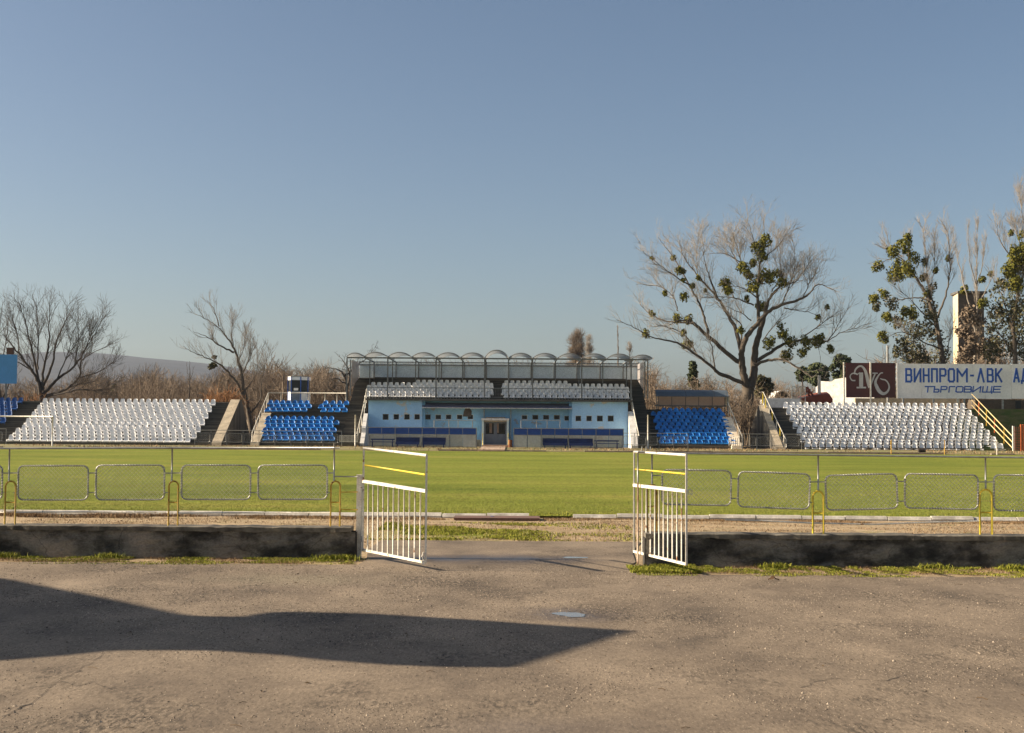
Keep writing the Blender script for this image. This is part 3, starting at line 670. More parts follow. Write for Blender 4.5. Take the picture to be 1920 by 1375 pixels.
# right blue terrace
trb = empty('seating_terrace', (14, D_RB, 0), 'blackened concrete seating terrace under the blue seats below the glazed shelter', 'terrace', 'stepped concrete terraces')
pr, yc_, zc_ = steps(D_RB, .30, 12, DEP, RISE-.012); pr += [(yc_+4, zc_), (yc_+4, 0)]
ext_x(MB(), pr, 10.95, 17.0).build('steps', m_step, trb, recalc=True)
ck = [(D_RB-.35, 0), (D_RB-.3, .25), (102.4, 2.45), (102.9, 2.45), (102.9, 0)]
ext_x(MB(), ck, 17.0, 17.75).build('side_wall', mat('peeling_whitewash', (.78, .70, .56), (.62, .52, .38), 1.4, rough=.85, spots=((.42, .15, .05), .8, .70)), trb, recalc=True)
rb = MB(); a, b = P(1365, 755, 103.6), P(1391, 817, D_RB)
rb.tube([a, b, (b.x, b.y, .15)], .035, 6)
for f in (.05, .2, .4, .6, .8):
    p0 = a.lerp(b, f); rb.tube([p0, (p0.x, p0.y, p0.z-.95)], .026, 6)
rb.build('handrail', m_white, trb, smooth=True)
gg = MB()
for k in range(6):
    q = P(1367+k*4.0, 835, D_RB-.45); gg.bar((q.x, q.y, .25), (q.x, q.y, .25+(.62 if k < 5 else .75)), .045)
gg.build('picket_gate', m_white, trb)

# right white terrace
tw_ = empty('seating_terrace', (30, D_R, 0), 'blackened concrete seating terrace under the white seats below the billboards', 'terrace', 'stepped concrete terraces')
pr, yr_, zr_ = steps(D_R, .19, 13, DEP, RISE-.005); top = [(yr_+1.2, zr_), (yr_+6, 0)]
ext_x(MB(), pr+top, 21.1, 35.2).build('steps', m_step, tw_, recalc=True)
ext_x(MB(), pr+top, 35.2, 56).build('mossy_steps', m_moss, tw_, recalc=True)
ck = [(D_R-.25, 0), (D_R-.2, .2), (104.0, zr_+.22), (104.8, zr_+.22), (110.5, 0)]
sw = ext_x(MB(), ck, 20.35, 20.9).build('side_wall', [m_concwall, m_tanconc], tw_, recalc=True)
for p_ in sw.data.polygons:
    if p_.normal.z > .2: p_.material_index = 1  # sunlight on the top put in as the lighter tan
ext_x(MB(), [(D_R-.3, 0), (D_R-.25, .12), (101.6, 2.05), (101.6, 0)], 20.9, 21.1).build('side_wall', m_conc, tw_, recalc=True)
rb = MB(); a, b, c = P(1424, 736, 104.3), P(1431, 735.5, 104.3), P(1474, 825, D_R)
rb.tube([a, b, c, (c.x, c.y, .1)], .04, 6); rb.build('handrail', m_white, tw_, smooth=True)
rb = MB()
for f in (.0, .12, .42, .76):
    p0 = b.lerp(c, f); rb.bar(p0, (p0.x-.02, p0.y, p0.z-.95), .08)
rb.build('yellow_post', m_yellow, tw_)
rb = MB()
for f in (.28, .6, .9):
    p0 = b.lerp(c, f); rb.tube([p0, (p0.x, p0.y, p0.z-.95)], .03, 6)
rb.build('handrail_post', m_white, tw_)

# stair railing right of the right bank
sr = empty('stair_railing', (P(1860, 840, 98).x, 100, 0), 'long white and yellow three rail stair railing right of the white seats', 'railing')
ends = [((1822, 739), (1900, 820)), ((1822, 750.5), (1900, 831)), ((1822, 760), (1901, 843))]
for a, b in ends: MB().tube([P(*a, 103.6), P(*b, 97.6)], .035, 6).build('rail', mat('cream_yellow_paint', (.78, .66, .38), (.72, .50, .20), 2, rough=.6), sr, smooth=True)
for k, (px, yt, yb2) in enumerate(((1835.8, 754, 779), (1850, 769, 799), (1865, 786, 812), (1883, 804, 832))):
    D_ = 103.6-(px-1822)/78*6; MB().bar(P(px, yt, D_), P(px, yb2, D_), .07).build('railing_post', m_yellowrust if k % 2 else m_orange, sr)
MB().bar(P(1822.5, 738, 103.6), P(1822.5, 765, 103.6), .05).build('railing_post', m_greysteel, sr)
a = P(1900, 799, 97.6); MB().box((a.x-.07, 97.53, 0), (a.x+.07, 97.67, a.z)).build('end_post', m_white, sr)
og = empty('orange_gate', (P(1915, 840, 97.2).x, 97.2, 0), 'narrow orange wire gate right of the stair railing', 'gate')
for px in (1914.5, 1919):
    a = P(px, 796, 97.2); MB().box((a.x-.06, 97.15, 0), (a.x+.06, 97.25, a.z)).build('gate_post', m_orange, og)
a, b = P(1903, 797, 97.2), P(1913, 797, 97.2); mb = MB()
for k in range(9): mb.tube([(a.x, 97.2, .1+k*.18), (b.x, 97.2, .1+k*.18)], .012, 4)
for k in range(4): xx = a.x+(b.x-a.x)*k/3; mb.tube([(xx, 97.21, .1), (xx, 97.21, a.z-.15)], .012, 4)
mb.build('wire_panel', m_redroof, og)

# ------------------------------------------------------------------ seats
def shell(prof, ws, topround, sag=.05, th=.012, nu=9, legs=True, lean=.03):
    """prof: (y, z) from front lip to back top; ws: half widths"""
    us = np.linspace(-1, 1, nu); rows = []
    for i, ((y, z), w_) in enumerate(zip(prof, ws)):
        f = i/(len(prof)-1); back = max(0, (f-.5)*2)
        row = [(w_*u, y-sag*abs(u)**3*(back > 0), z+(.03*abs(u)**3 if .1 < f < .6 else 0)-topround*abs(u)**3.2*(back**2.2)) for u in us]
        rows.append(row)
    A = np.array(rows); B = A.copy(); B[..., 1] += th; B[..., 2] -= th*.6
    nr = len(prof); v = np.concatenate([A.reshape(-1, 3), B.reshape(-1, 3)]); o = nr*nu
    q = [(i*nu+j, i*nu+j+1, (i+1)*nu+j+1, (i+1)*nu+j) for i in range(nr-1) for j in range(nu-1)]
    q += [tuple(x+o for x in f[::-1]) for f in q]
    edge = [j for j in range(nu)]+[i*nu+nu-1 for i in range(1, nr)]+[(nr-1)*nu+j for j in range(nu-2, -1, -1)]+[i*nu for i in range(nr-2, 0, -1)]
    for a, b in zip(edge, edge[1:]+edge[:1]): q.append((b, a, a+o, b+o))
    mb = MB().addq(v, q)
    if legs:
        for sx in (-.12, .12): mb.box((sx-.02, -.12, -.02), (sx+.02, -.08, prof[2][1]-.02))
    return mb
wm_ = shell([(-.33, .06), (-.345, .13), (-.33, .17), (-.18, .175), (-.04, .19), (.0, .26), (.03, .38), (.05, .50), (.06, .565), (.062, .60)],
            [.249, .253, .249, .226, .212, .206, .192, .176, .166, .146], .03, sag=.07)
white_seat = wm_.build('white_stadium_chair', m_seatw, smooth=True)
bm_ = shell([(-.33, .02), (-.345, .07), (-.33, .10), (-.18, .105), (-.04, .12), (.0, .17), (.025, .25), (.04, .32), (.05, .37), (.052, .40)],
            [.232, .238, .235, .215, .215, .215, .21, .20, .185, .165], .15, sag=.09)
blue_seat = bm_.build('blue_stadium_chair', m_seatb, smooth=True)
dblue = shell([(-.33, .06), (-.345, .13), (-.33, .17), (-.18, .175), (-.04, .19), (.0, .26), (.03, .36), (.05, .45), (.06, .50), (.062, .53)],
              [.243, .248, .246, .225, .215, .212, .20, .185, .165, .13], .05, sag=.06).build('dark_blue_stadium_chair', m_seatbd, smooth=True)
first = {}
SR = random.Random(5)
def put(src, loc, label, group, rz=0):
    k = src.name
    if k not in first: o = src; first[k] = 1
    else: o = src.copy(); COL.objects.link(o)
    o.location = loc; o.rotation_euler = (SR.gauss(0, .015), SR.gauss(0, .012), rz+SR.gauss(0, .035))
    return tag(o, label, 'stadium chair', group)
def row_pts(xa, xb, n_, ytop, D, hseat):
    A, B = P(xa, ytop, D), P(xb, ytop+(xb-xa)*ROLL, D)
    # ytop is read at xa
    return [Vector((A.x+(B.x-A.x)*i/max(1, n_-1), D, A.z-hseat)) for i in range(n_)]
stuff_pts = []
# far left white bank: rows top to bottom
LW = [(85, 400, 27), (86.2, 391, 26), (74.5, 393, 27), (75.6, 384.5, 26), (64.3, 386.5, 27), (65.4, 377.5, 26), (53.9, 380, 27), (55, 371, 27), (46, 372, 27), (34, 363.5, 27), (34.8, 364.4, 27), (21.5, 352.6, 27)]
cnt = 0
for k in range(11, -1, -1):
    xa, xb, n_ = LW[k]; D = D_L+.36+(11-k)*DEP; yt = 746.6+k*6.19
    zt = .19+(11-k)*RISE
    for p_ in row_pts(xa, xb, n_, yt, D, .60):
        z = p_.z
        if cnt < 300: put(white_seat, (p_.x, D, z), 'white plastic seat in the large white bank at the far left', 'white seats of the far left bank'); cnt += 1
        else: stuff_pts.append((p_.x, D, z, 1.0))
RF = [1473, 1480.5, 1479, 1487.5, 1485.5, 1493, 1491, 1500.5, 1498.5, 1508, 1505.5, 1515, 1513.5]
RL = [1804.7, 1804, 1817, 1815.5, 1828, 1827, 1839, 1838, 1851, 1850, 1862.5, 1862, 1876]
for k in range(13):
    D = D_R+.36+(12-k)*DEP; n_ = round((RL[k]-RF[k])/(12.88+.045*k))+1
    yt = 754.6+k*6.27
    for i_, p_ in enumerate(row_pts(RF[k], RL[k], n_, yt, D, .60)):
        if k == 12 and i_ in (25,): continue
        stuff_pts.append((p_.x, D, p_.z, 1.06))
CW = [((784, 914, 13), (949.6, 1060, 11), 713.6), ((700, 920.8, 21), (945.8, 1167, 21), 718.6), ((691.7, 915, 21), (950.7, 1175, 21), 724.2), ((696, 920.8, 21), (945, 1171, 21), 730.2), ((690.4, 914.4, 21), (949.9, 1175, 21), 735.6)]
for k, (l_, r__, yt) in enumerate(CW):
    D = 102.1+.36+(4-k)*.55
    for xa, xb, n_ in (l_, r__):
        for p_ in row_pts(xa, xb, n_, yt+(xa-800)*ROLL, D, .50): stuff_pts.append((p_.x, D, p_.z, .93))
wv = np.array([v_.co[:] for v_ in white_seat.data.vertices]); wl = [tuple(p_.vertices) for p_ in white_seat.data.polygons]
wq = np.array([f for f in wl if len(f) == 4]); sm = MB(); r9 = np.random.default_rng(2)
for x, y, z, s_ in stuff_pts:
    a = r9.normal(0, .035); c, s2 = math.cos(a), math.sin(a); v = wv*s_; v = np.stack([v[:, 0]*c-v[:, 1]*s2, v[:, 0]*s2+v[:, 1]*c, v[:, 2]], 1)+np.array([x, y, z])
    sm.addq(v, wq)
tag(sm.build('white_stadium_chairs', m_seatw, smooth=True), 'remaining white plastic seats of the grandstand tier and the right bank', 'seats', kind='stuff')
# blue seats
BL = [((508, 576, 7), (611.5, 650, 4), 750.0, 9), ((510.4, 580.2, 7), (603, 642, 4), 756.8, 8), ((503, 571.9, 7), (608, 647.4, 4), 763.3, 7),
      ((504, 621.9, 11), None, 779.4, 5), ((502.6, 631.8, 12), None, 787.0, 4), ((504, 620.8, 11), None, 794, 3), ((498, 626.6, 12), None, 801, 2), ((498.8, 619.8, 11), None, 809, 1), ((500.5, 623.4, 11), None, 817, 0)]
for a, b, yt, k in BL:
    D = D_B+.36+k*DEP*1.12
    for seg in (a, b):
        if seg:
            for p_ in row_pts(*seg[:2], seg[2], yt+(seg[0]-500)*ROLL, D, .40): put(blue_seat, p_, 'blue plastic seat in the block left of the grandstand', 'blue seats left of the grandstand')
BR = [(1244.5, 1348, 10), (1225, 1354, 12), (1232.8, 1350.8, 11), (1229.7, 1359.4, 12), (1236, 1356, 11), (1232.8, 1364, 12), (1239, 1361, 11), (1236, 1368.8, 12), (1243, 1365, 11), (1240, 1374, 12)]
for k, (xa, xb, n_) in enumerate(BR):
    D = D_RB+.36+(9-k)*DEP*1.05
    for p_ in row_pts(xa, xb, n_, 764.6+k*6.5, D, .40): put(blue_seat, p_, 'blue plastic seat in the block below the glazed shelter right of the grandstand', 'blue seats right of the grandstand')
for k, row in enumerate(((-8, 4, 15.7, 27.5, 39.7), (-7, 4.8, 16.6, 28.4), (-6, 5.2, 17.5, 29.2), (-6, 5.7, 18), (-5, 6.2, 18.8), (-6, 6.4), (-6, 7), (-6,))):
    D = D_L+.36+(11-k)*DEP
    for px in row: put(dblue, P(px, 745.3+6.3*k, D)-Vector((0, 0, .53)), 'dark blue plastic seat in the block at the left edge', 'dark blue seats at the left edge')

# ------------------------------------------------------------------ grandstand
gs = empty('grandstand', (-1, 101, 0), 'pale blue grandstand with small square windows and an arched steel canopy', 'grandstand')
XL, XR = -11.35, 9.2
ml, mr_ = -7.1, 4.78                     # recessed middle
YW, YM = 100.6, 101.3
def wall_with_windows(x0, x1, y, z0, z1, wins, mt_, name):
    """front wall as strips round square openings; reveals included"""
    mb = MB(); T_ = .22
    wins = sorted(wins); zs0, zs1 = (min(w_[1] for w_ in wins), max(w_[2] for w_ in wins)) if wins else (z0, z0)
    cur = x0
    for (cx, a, b, hw) in wins:
        mb.box((cur, y, z0), (cx-hw, y+T_, z1)); mb.box((cx-hw, y, z0), (cx+hw, y+T_, a)); mb.box((cx-hw, y, b), (cx+hw, y+T_, z1)); cur = cx+hw
    mb.box((cur, y, z0), (x1, y+T_, z1))
    mb.build(name, mt_, gs)
    for (cx, a, b, hw) in wins:
        f = MB(); e = .035
        f.box((cx-hw, y+.03, a), (cx-hw+e, y+.09, b)); f.box((cx+hw-e, y+.03, a), (cx+hw, y+.09, b)); f.box((cx-hw+e, y+.03, a), (cx+hw-e, y+.09, a+e)); f.box((cx-hw+e, y+.03, b-e), (cx+hw-e, y+.09, b))
        w_ = f.build('window', m_whitewash if (int(cx*10) % 3) else m_conc, gs)
        MB().box((cx-hw+e, y+.06, a+e), (cx+hw-e, y+.075, b-e)).build('pane', m_glass, w_)
def win(px, y0, y1, D, hw=.235):
    p0, p1 = P(px, y1, D), P(px, y0, D); return (p0.x, p0.z, p1.z, hw)
wall_with_windows(XL, ml, YW, 0, 3.6, [win(p_, 776.5, 787.5, YW) for p_ in (723, 743, 763, 782)], m_blue1, 'wing_wall')
wall_with_windows(mr_, XR, YW, 0, 3.6, [win(p_, 779.5, 790.5, YW) for p_ in (1084.3, 1104.5, 1124.7, 1145)], m_blue1, 'wing_wall')
mids = [win(p_, 777.5, 786.8, YM) for p_ in (802, 821.6, 841, 861.6, 882)]+[win(p_, 778.5, 787, YM) for p_ in (983.5, 1003.7, 1023.9, 1044)]+[win(1062.5, 779.5, 789.5, YM, .2)]
mb0 = len(mids)
wall_with_windows(ml+.22, mr_-.22, YM, 0, 3.6, mids, m_blue2, 'middle_wall')
for x0, x1 in ((ml-.0, ml+.22), (mr_-.22, mr_)): MB().box((x0, YW+.222, 0), (x1, YM+.22, 3.6)).build('return_wall', m_blue2, gs)
# bare brick patch over a window
p0 = P(876, 772, YM-.006); MB().prism([(0, 0), (.68, 0), (.72, .45), (.55, .68), (.2, .66), (.08, .4)], lambda a, b: (p0.x-.35+a, YM-.006, p0.z-.4+b), lambda a, b: (p0.x-.35+a, YM-.002, p0.z-.4+b)).build('bare_brick_patch', mat('bare_brick', (.13, .11, .10), (.08, .065, .06), 5, rough=.95), gs)
# slab, tier
MB().box((XL-.15, YW-.35, 3.602), (XR+.35, YW+1.3, 3.76)).build('tier_slab', m_slab, gs)
MB().box((XL, YW+.23, 3.40), (ml-.002, YW+.8, 3.60)).box((mr_+.002, YW+.23, 3.40), (XR, YW+.8, 3.60)).build('tier_beam', m_dark, gs)
pr, yt_, zt_ = steps(102.1, 3.78, 8, .55, .262); pr = [(102.1, 3.4)]+pr[1:]+[(108.2, zt_), (108.2, 3.4)]
ext_x(MB(), pr, XL-.1, XR+.3).build('upper_tier', m_step, gs, recalc=True)
# side flights
prs, ys_, zs_ = steps(D_B, .24, 20, .49, .278); prs += [(108.2, zs_), (108.2, 0)]
ext_x(MB(), prs, -13.2, XL-.35).build('stair_flight', m_step, gs, recalc=True)
ext_x(MB(), prs, XR+.55, 10.93).build('stair_flight', m_step, gs, recalc=True)
# white cheek walls
ext_x(MB(), [(98.0, 0), (98.0, .25), (99.0, 1.05), (99.02, 1.45), (100.4, 2.55), (101.2, 2.55), (101.2, 0)], XL-.34, XL-.02).build('cheek_wall', m_whitewash, gs, recalc=True)
ext_x(MB(), [(97.8, 0), (97.8, .22), (100.5, 2.85), (101.2, 2.85), (101.2, 0)], XR+.02, XR+.54).build('cheek_wall', m_whitewash, gs, recalc=True)
# side railings up to the tier
for xs_, s_ in ((XL-.25, -1), (XR+.30, 1)):
    mb = MB(); a, b = Vector((xs_+.12*s_, 100.0, 2.35)), Vector((xs_, 101.6, 4.55)); c = Vector((xs_+.35*s_, 98.2, .95))
    mb.tube([b, a+Vector((0, 0, .55)), c], .035, 6)
    for f in (.1, .35, .6): q = b.lerp(a+Vector((0, 0, .55)), f); mb.tube([q, (q.x, q.y, q.z-1.0)], .025, 6)
    for f in (.2, .5, .8): q = (a+Vector((0, 0, .55))).lerp(c, f); mb.tube([q, (q.x, q.y, q.z-.9)], .025, 6)
    mb.build('stair_rail', m_white, gs, smooth=True)
# tier railing
YRL = YW-.22
rl = MB(); z1, z0 = 4.62, 3.86
rl.bar((XL-.1, YRL, z1), (XR+.3, YRL, z1), .05); rl.bar((XL-.1, YRL, z0), (XR+.3, YRL, z0), .04)
n_ = int((XR-XL+.4)/.125)
for i in range(n_+1): xx = XL-.1+i*(XR-XL+.4)/n_; rl.bar((xx, YRL, z0), (xx, YRL, z1), .022)
rail_o = rl.build('tier_railing', m_greysteel, gs)
# arched canopy
VAL = [-13.08, -11.70, -9.83, -7.93, -6.0, -4.07, -2.17, -.27, 1.63, 3.58, 5.52, 7.48, 9.43, 11.15]
YC0, YC1, ZB = YRL, 107.7, 6.96
m_vault = mat('grey_polycarbonate', (.34, .35, .35), (.28, .29, .29), 1.2, rough=.35)
_n = m_vault.node_tree; _t = _n.nodes.new('ShaderNodeBsdfTranslucent'); _t.inputs[0].default_value = (.46, .48, .49, 1); _tp = _n.nodes.new('ShaderNodeBsdfTransparent'); _tp.inputs[0].default_value = (.8, .82, .83, 1)
_m1 = _n.nodes.new('ShaderNodeMixShader'); _m1.inputs[0].default_value = .5; _m2 = _n.nodes.new('ShaderNodeMixShader'); _m2.inputs[0].default_value = .42
_n.links.new(_n.nodes['Principled BSDF'].outputs[0], _m1.inputs[1]); _n.links.new(_t.outputs[0], _m1.inputs[2]); _n.links.new(_m1.outputs[0], _m2.inputs[1]); _n.links.new(_tp.outputs[0], _m2.inputs[2]); _n.links.new(_m2.outputs[0], _n.nodes['Material Output'].inputs[0])
def vault(x0, x1, rise, y0, y1, z):
    n_ = 14; xs = np.linspace(-1, 1, n_+1); mb = MB(); t_ = .03
    hw = (x1-x0)/2; R = (hw*hw+rise*rise)/(2*rise); pts = []
    for off in (0, t_):
        for y in (y0, y1):
            for u in xs:
                xx = u*hw; zz = math.sqrt(max(0, R*R-xx*xx))-(R-rise); pts.append(((x0+x1)/2+xx, y, z+zz+off))
    k = n_+1; q = []
    for i in range(n_):
        q += [(i, i+1, k+i+1, k+i), (2*k+i, 3*k+i, 3*k+i+1, 2*k+i+1), (i, 2*k+i, 2*k+i+1, i+1), (k+i, k+i+1, 3*k+i+1, 3*k+i)]
    q += [(0, k, 3*k, 2*k), (n_, 2*k+n_, 3*k+n_, k+n_)]
    mb.addq(pts, q); return mb
for i, (a, b) in enumerate(zip(VAL[:-1], VAL[1:])):
    rise = .60 if i == 6 else (.30 if i in (0, 12) else .37)
    v_ = vault(a+.02, b-.02, rise, YC0-.35, 105.4, ZB+.07); v_.build('roof_vault', m_vault, gs, smooth=False, recalc=True)
    # arch ribs front
    hw = (b-a)/2-.02; R = (hw*hw+rise*rise)/(2*rise); pts = [((a+b)/2+u*hw, YC0-.36, ZB+.05+math.sqrt(R*R-(u*hw)**2)-(R-rise)) for u in np.linspace(-1, 1, 13)]
    MB().tube(pts, .035, 6).build('roof_rib', m_greysteel, gs, smooth=True)
fb = MB(); fb.bar((VAL[0], YC0, ZB), (10.75, YC0, ZB), .11); fb.build('front_beam', m_greysteel, gs)
bbm = MB(); bbm.bar((VAL[0]+.1, YC1, ZB), (10.75, YC1, ZB), .08); bbm.bar((VAL[0]+.1, YC1-.02, 6.72), (10.75, YC1-.02, 6.72), .10); bbm.build('back_beam', m_greysteel, gs)
for i, v in enumerate(VAL[1:-1]):
    MB().bar((v, YC0, ZB), (v, YC1, ZB), .07).build('cross_beam', m_greysteel, gs)
    if i % 2 == 1 or i in (5, 6): MB().bar((v, YC0-.002, 3.76), (v, YC0-.002, ZB-.05), .10).build('front_post', m_greysteel, gs)
    MB().bar((v, 104.4, 4.8), (v, 104.4, ZB-.04), .075).build('middle_post', m_greysteel, gs)
    MB().bar((v, YC1-.08, 5.6), (v, YC1-.08, ZB-.04), .09).build('back_post', m_greysteel, gs)
for sx, x in ((-1, VAL[0]+.02), (1, 10.75)):
    for y, z in ((YC0, 3.9 if sx > 0 else 3.6), (102.6, 4.0), (104.4, 4.8), (106.0, 5.2)):
        MB().bar((x, y, z), (x, y, ZB-.04), .09).build('side_post', m_greysteel, gs)
m_side = mat('rosy_grey_side_glazing', (.48, .44, .42), (.40, .37, .37), 1, rough=.3, alpha=.75)
ext_x(MB(), [(102.7, 4.6), (107.5, 5.6), (107.5, ZB-.06), (102.7, ZB-.06)], VAL[0]+.10, VAL[0]+.12).build('side_glazing', m_side, gs, recalc=True)
ext_x(MB(), [(102.7, 4.6), (107.5, 5.6), (107.5, ZB-.06), (102.7, ZB-.06)], 10.64, 10.66).build('side_glazing', m_side, gs, recalc=True)
for a, b in zip([VAL[0]+.1]+VAL[1:-1], VAL[1:-1]+[10.7]):
    MB().box((a+.05, YC1, 5.62), (b-.05, YC1+.04, 6.66)).build('back_panel', m_panel, gs)
m_glz = mat('pale_back_glazing', (.62, .66, .68), (.55, .59, .61), .8, rough=.2, alpha=.35)
MB().box((VAL[0]+.15, YC1+.05, 6.78), (10.7, YC1+.07, ZB-.05)).build('back_glazing', m_glz, gs)
MB().box((VAL[0]+.1, YC1+.3, 3.4), (10.7, YC1+.5, 5.62)).build('rear_wall', m_concwall, gs)
# fascia over the middle
fz = MB(); fz.prism([(YW-.25, 3.02), (YW-.22, 3.02), (YM, 3.42), (YM, 3.46)], lambda a, b: (ml+.02, a, b), lambda a, b: (mr_-.02, a, b)); fz.build('fascia_sheet', m_lav, gs, recalc=True)
fz = MB()
for k in range(11):
    xx = ml+.1+k*(mr_-ml-.2)/10; fz.bar((xx, YW-.27, 2.98), (xx, YW-.27, 3.12), .03)
fz.bar((ml+.02, YW-.28, 3.04), (mr_-.02, YW-.28, 3.04), .05)
fz.build('fascia_bracket', m_whitewash, gs)
for px in (793, 907.5, 957.5, 1073):
    q = P(px, 800, YM-.08); MB().tube([(q.x, YM-.08, 0), (q.x, YM-.08, 2.95)], .05, 8).build('downpipe', mat('pale_pipe', (.50, .58, .60), rough=.6), gs)
# parapet band inside the middle (thin pale line)
# entrance porch and doors
pc = MB(); xa, xb = -2.33, -.22; yp = 99.4
a_ = P(907, 789, yp); zt = P(930, 788.5, yp).z
for x0, x1 in ((xa, xa+.16), (xb-.16, xb)): pc.box((x0, yp, 0), (x1, YM-.002, zt))
pc.build('porch_side', mat('mint_paint', (.62, .76, .76), (.52, .66, .66), 1.5, rough=.7), gs)
MB().box((xa-.03, yp-.1, zt+.002), (xb+.03, YM-.004, zt+.16)).build('porch_roof', m_whitewash, gs)
MB().box((xa+.3, yp+.4, zt+.163), (xb-.3, YM-.006, zt+.26)).build('porch_cap', m_slab, gs)
yd = 100.3
MB().box((xa+.162, yd-.05, 0), (xb-.162, yd+.0, .12)).build('door_sill', m_slab, gs)
dw = (xb-xa-.324)/2
for k in (0, 1):
    x0 = xa+.162+k*dw; z1_ = zt-.12
    d = MB(); d.box((x0, yd, .12), (x0+.13, yd+.06, z1_)); d.box((x0+dw-.13, yd, .12), (x0+dw, yd+.06, z1_)); d.box((x0+.13, yd, .12), (x0+dw-.13, yd+.06, 1.0)); d.box((x0+.13, yd, z1_-.12), (x0+dw-.13, yd+.06, z1_))
    do = d.build('door', m_doorgrey, gs); MB().box((x0+.13, yd+.02, 1.0), (x0+dw-.13, yd+.04, z1_-.12)).build('pane', m_glass, do)
    MB().box((x0+(.42 if k == 0 else .13), yd+.012, 1.08), (x0+(.62 if k == 0 else .27), yd+.018, z1_-.12)).build('curtain', m_tan, do)
MB().box((xa+.162, yd, zt-.12), (xb-.162, yd+.05, zt)).build('door_head', m_whitewash, gs)
for px in (904.8, 953):
    q = P(px, 812, yp-.35); MB().tube([(q.x, yp-.35, 0), (q.x, yp-.35, 1.0), (q.x+.02, yp+.1, 1.05)], .028, 8).build('yellow_handrail', m_yellow, gs, smooth=True)
MB().box((-2.28, 98.4, .0), (-.26, 99.38, .16)).build('door_step', mat('pink_step', (.50, .34, .24), rough=.9), gs)
# low grey plinth wings next to dugouts
for x0, x1 in ((-2.95, -2.4),): MB().box((x0, 99.9, 0), (x1, 100.3, .55)).build('plinth', m_slab, gs)
# rusty drum right of the door
q = P(955.5, 830, 98.4); dm = MB().tube([(q.x+.05, 98.4, 0), (q.x+.05, 98.4, .58)], .16, 14).tube([(q.x+.05, 98.4, .2), (q.x+.05, 98.4, .22)], .17, 14).tube([(q.x+.05, 98.4, .42), (q.x+.05, 98.4, .44)], .17, 14)
tag(dm.build('rusty_drum', mat('rust', (.22, .09, .035), (.12, .045, .02), 2, rough=.9), smooth=False), 'rusty orange drum standing right of the grandstand door', 'drum')

# ------------------------------------------------------------------ dugouts
def dugout(px0, px1, label, benches, blank, D=95.0):
    X0, X1 = X_at(px0, D), X_at(px1, D)
    t = empty('dugout', ((X0+X1)/2, D+.6, 0), label, 'dugout', 'glazed team dugouts before the grandstand')
    low = [(D+1.15, .12), (D+1.2, .55), (D+1.12, .98)]; hi = [(D+1.12, 1.0), (D+.85, 1.27), (D+.35, 1.45), (D+.02, 1.50)]
    hi = [(D+1.12, 1.0), (D+.75, 1.30), (D+.1, 1.49)]
    n_ = 8; dx = (X1-X0)/n_
    def strip(pts, x0, x1, name, mt_):
        poly = pts+[(a, b-.02) for a, b in pts[::-1]]
        ext_x(MB(), poly, x0, x1).build(name, mt_, t, recalc=True)
    # the hood hangs low at the front
    hood = [(D+1.12, 1.02), (D+.7, 1.42), (D+.25, 1.53), (D+.02, 1.50), (D-.04, 1.03)]
    for i in range(n_):
        x0, x1 = X0+i*dx+.03, X0+(i+1)*dx-.03
        poly = hood+[(a+.0, b-.02) if j < 3 else (a+.02, b-.0) for j, (a, b) in list(enumerate(hood))[::-1]]
        ext_x(MB(), [(D+1.12, 1.00), (D+.7, 1.40), (D+.25, 1.51), (D-.02, 1.48), (D-.02, 1.50), (D+.25, 1.53), (D+.7, 1.42), (D+1.12, 1.02)], x0, x1).build('roof_sheet', m_dugblue, t, recalc=True)
        MB().box((x0, D-.035, 1.01), (x1, D-.02, 1.47)).build('hood_sheet', m_dugblue, t)
        MB().prism([(D+1.15, .10), (D+1.17, .10), (D+1.15, .99), (D+1.13, .99)], lambda a, b: (x0, a, b), lambda a, b: (x1, a, b)).build('back_sheet', m_dugpale, t, recalc=True)
    for i in blank: MB().box((X0+i*dx+.03, D-.01, .10), (X0+(i+1)*dx-.03, D+.005, .98)).build('front_sheet', m_dugpale, t)
    fr = MB()
    for i in range(n_+1):
        x = X0+i*dx; wd = .05 if i % 2 == 0 else .035
        if i % 2 == 0: fr.bar((x, D-.02, 0), (x, D-.02, 1.52), wd)
        else: fr.bar((x, D-.02, .98), (x, D-.02, 1.52), wd)
        fr.bar((x, D-.02, 1.52), (x, D+.7, 1.44), wd); fr.bar((x, D+.7, 1.44), (x, D+1.16, 1.02), wd); fr.bar((x, D+1.17, 0), (x, D+1.15, 1.02), wd)
    fr.bar((X0-.03, D-.045, 1.50), (X1+.03, D-.045, 1.50), .05); fr.bar((X0-.03, D-.045, 1.0), (X1+.03, D-.045, 1.0), .04); fr.bar((X0, D+1.2, .08), (X1, D+1.2, .08), .05)
    fr.build('frame', m_greysteel if False else m_galv, t)
    for x0, x1 in ((X0-.01, X0+.01), (X1-.01, X1+.01)):
        ext_x(MB(), [(D, .08), (D+1.12, .08), (D+1.1, 1.0), (D+.7, 1.38), (D, 1.46)], x0, x1).build('side_sheet', mat('side_milky', (.45, .46, .44), rough=.3, alpha=.5), t, recalc=True)
    for a, b, thick in benches:
        xa_, xb_ = X_at(a, D+.6), X_at(b, D+.6); mb = MB()
        mb.box((xa_, D+.35, .38), (xb_, D+.75, .43))
        if thick: mb.box((xa_, D+.80, .42), (xb_, D+.84, .76)); mb.box((xa_, D+.33, .22), (xb_, D+.35, .40))
        else: mb.box((xa_, D+.80, .55), (xb_, D+.84, .64))
        for x in (xa_+.15, xb_-.15): mb.box((x-.03, D+.4, 0), (x+.03, D+.46, .38)); mb.box((x-.03, D+.72, 0), (x+.03, D+.78, .60))
        tag(mb.build('bench', m_bench, t))
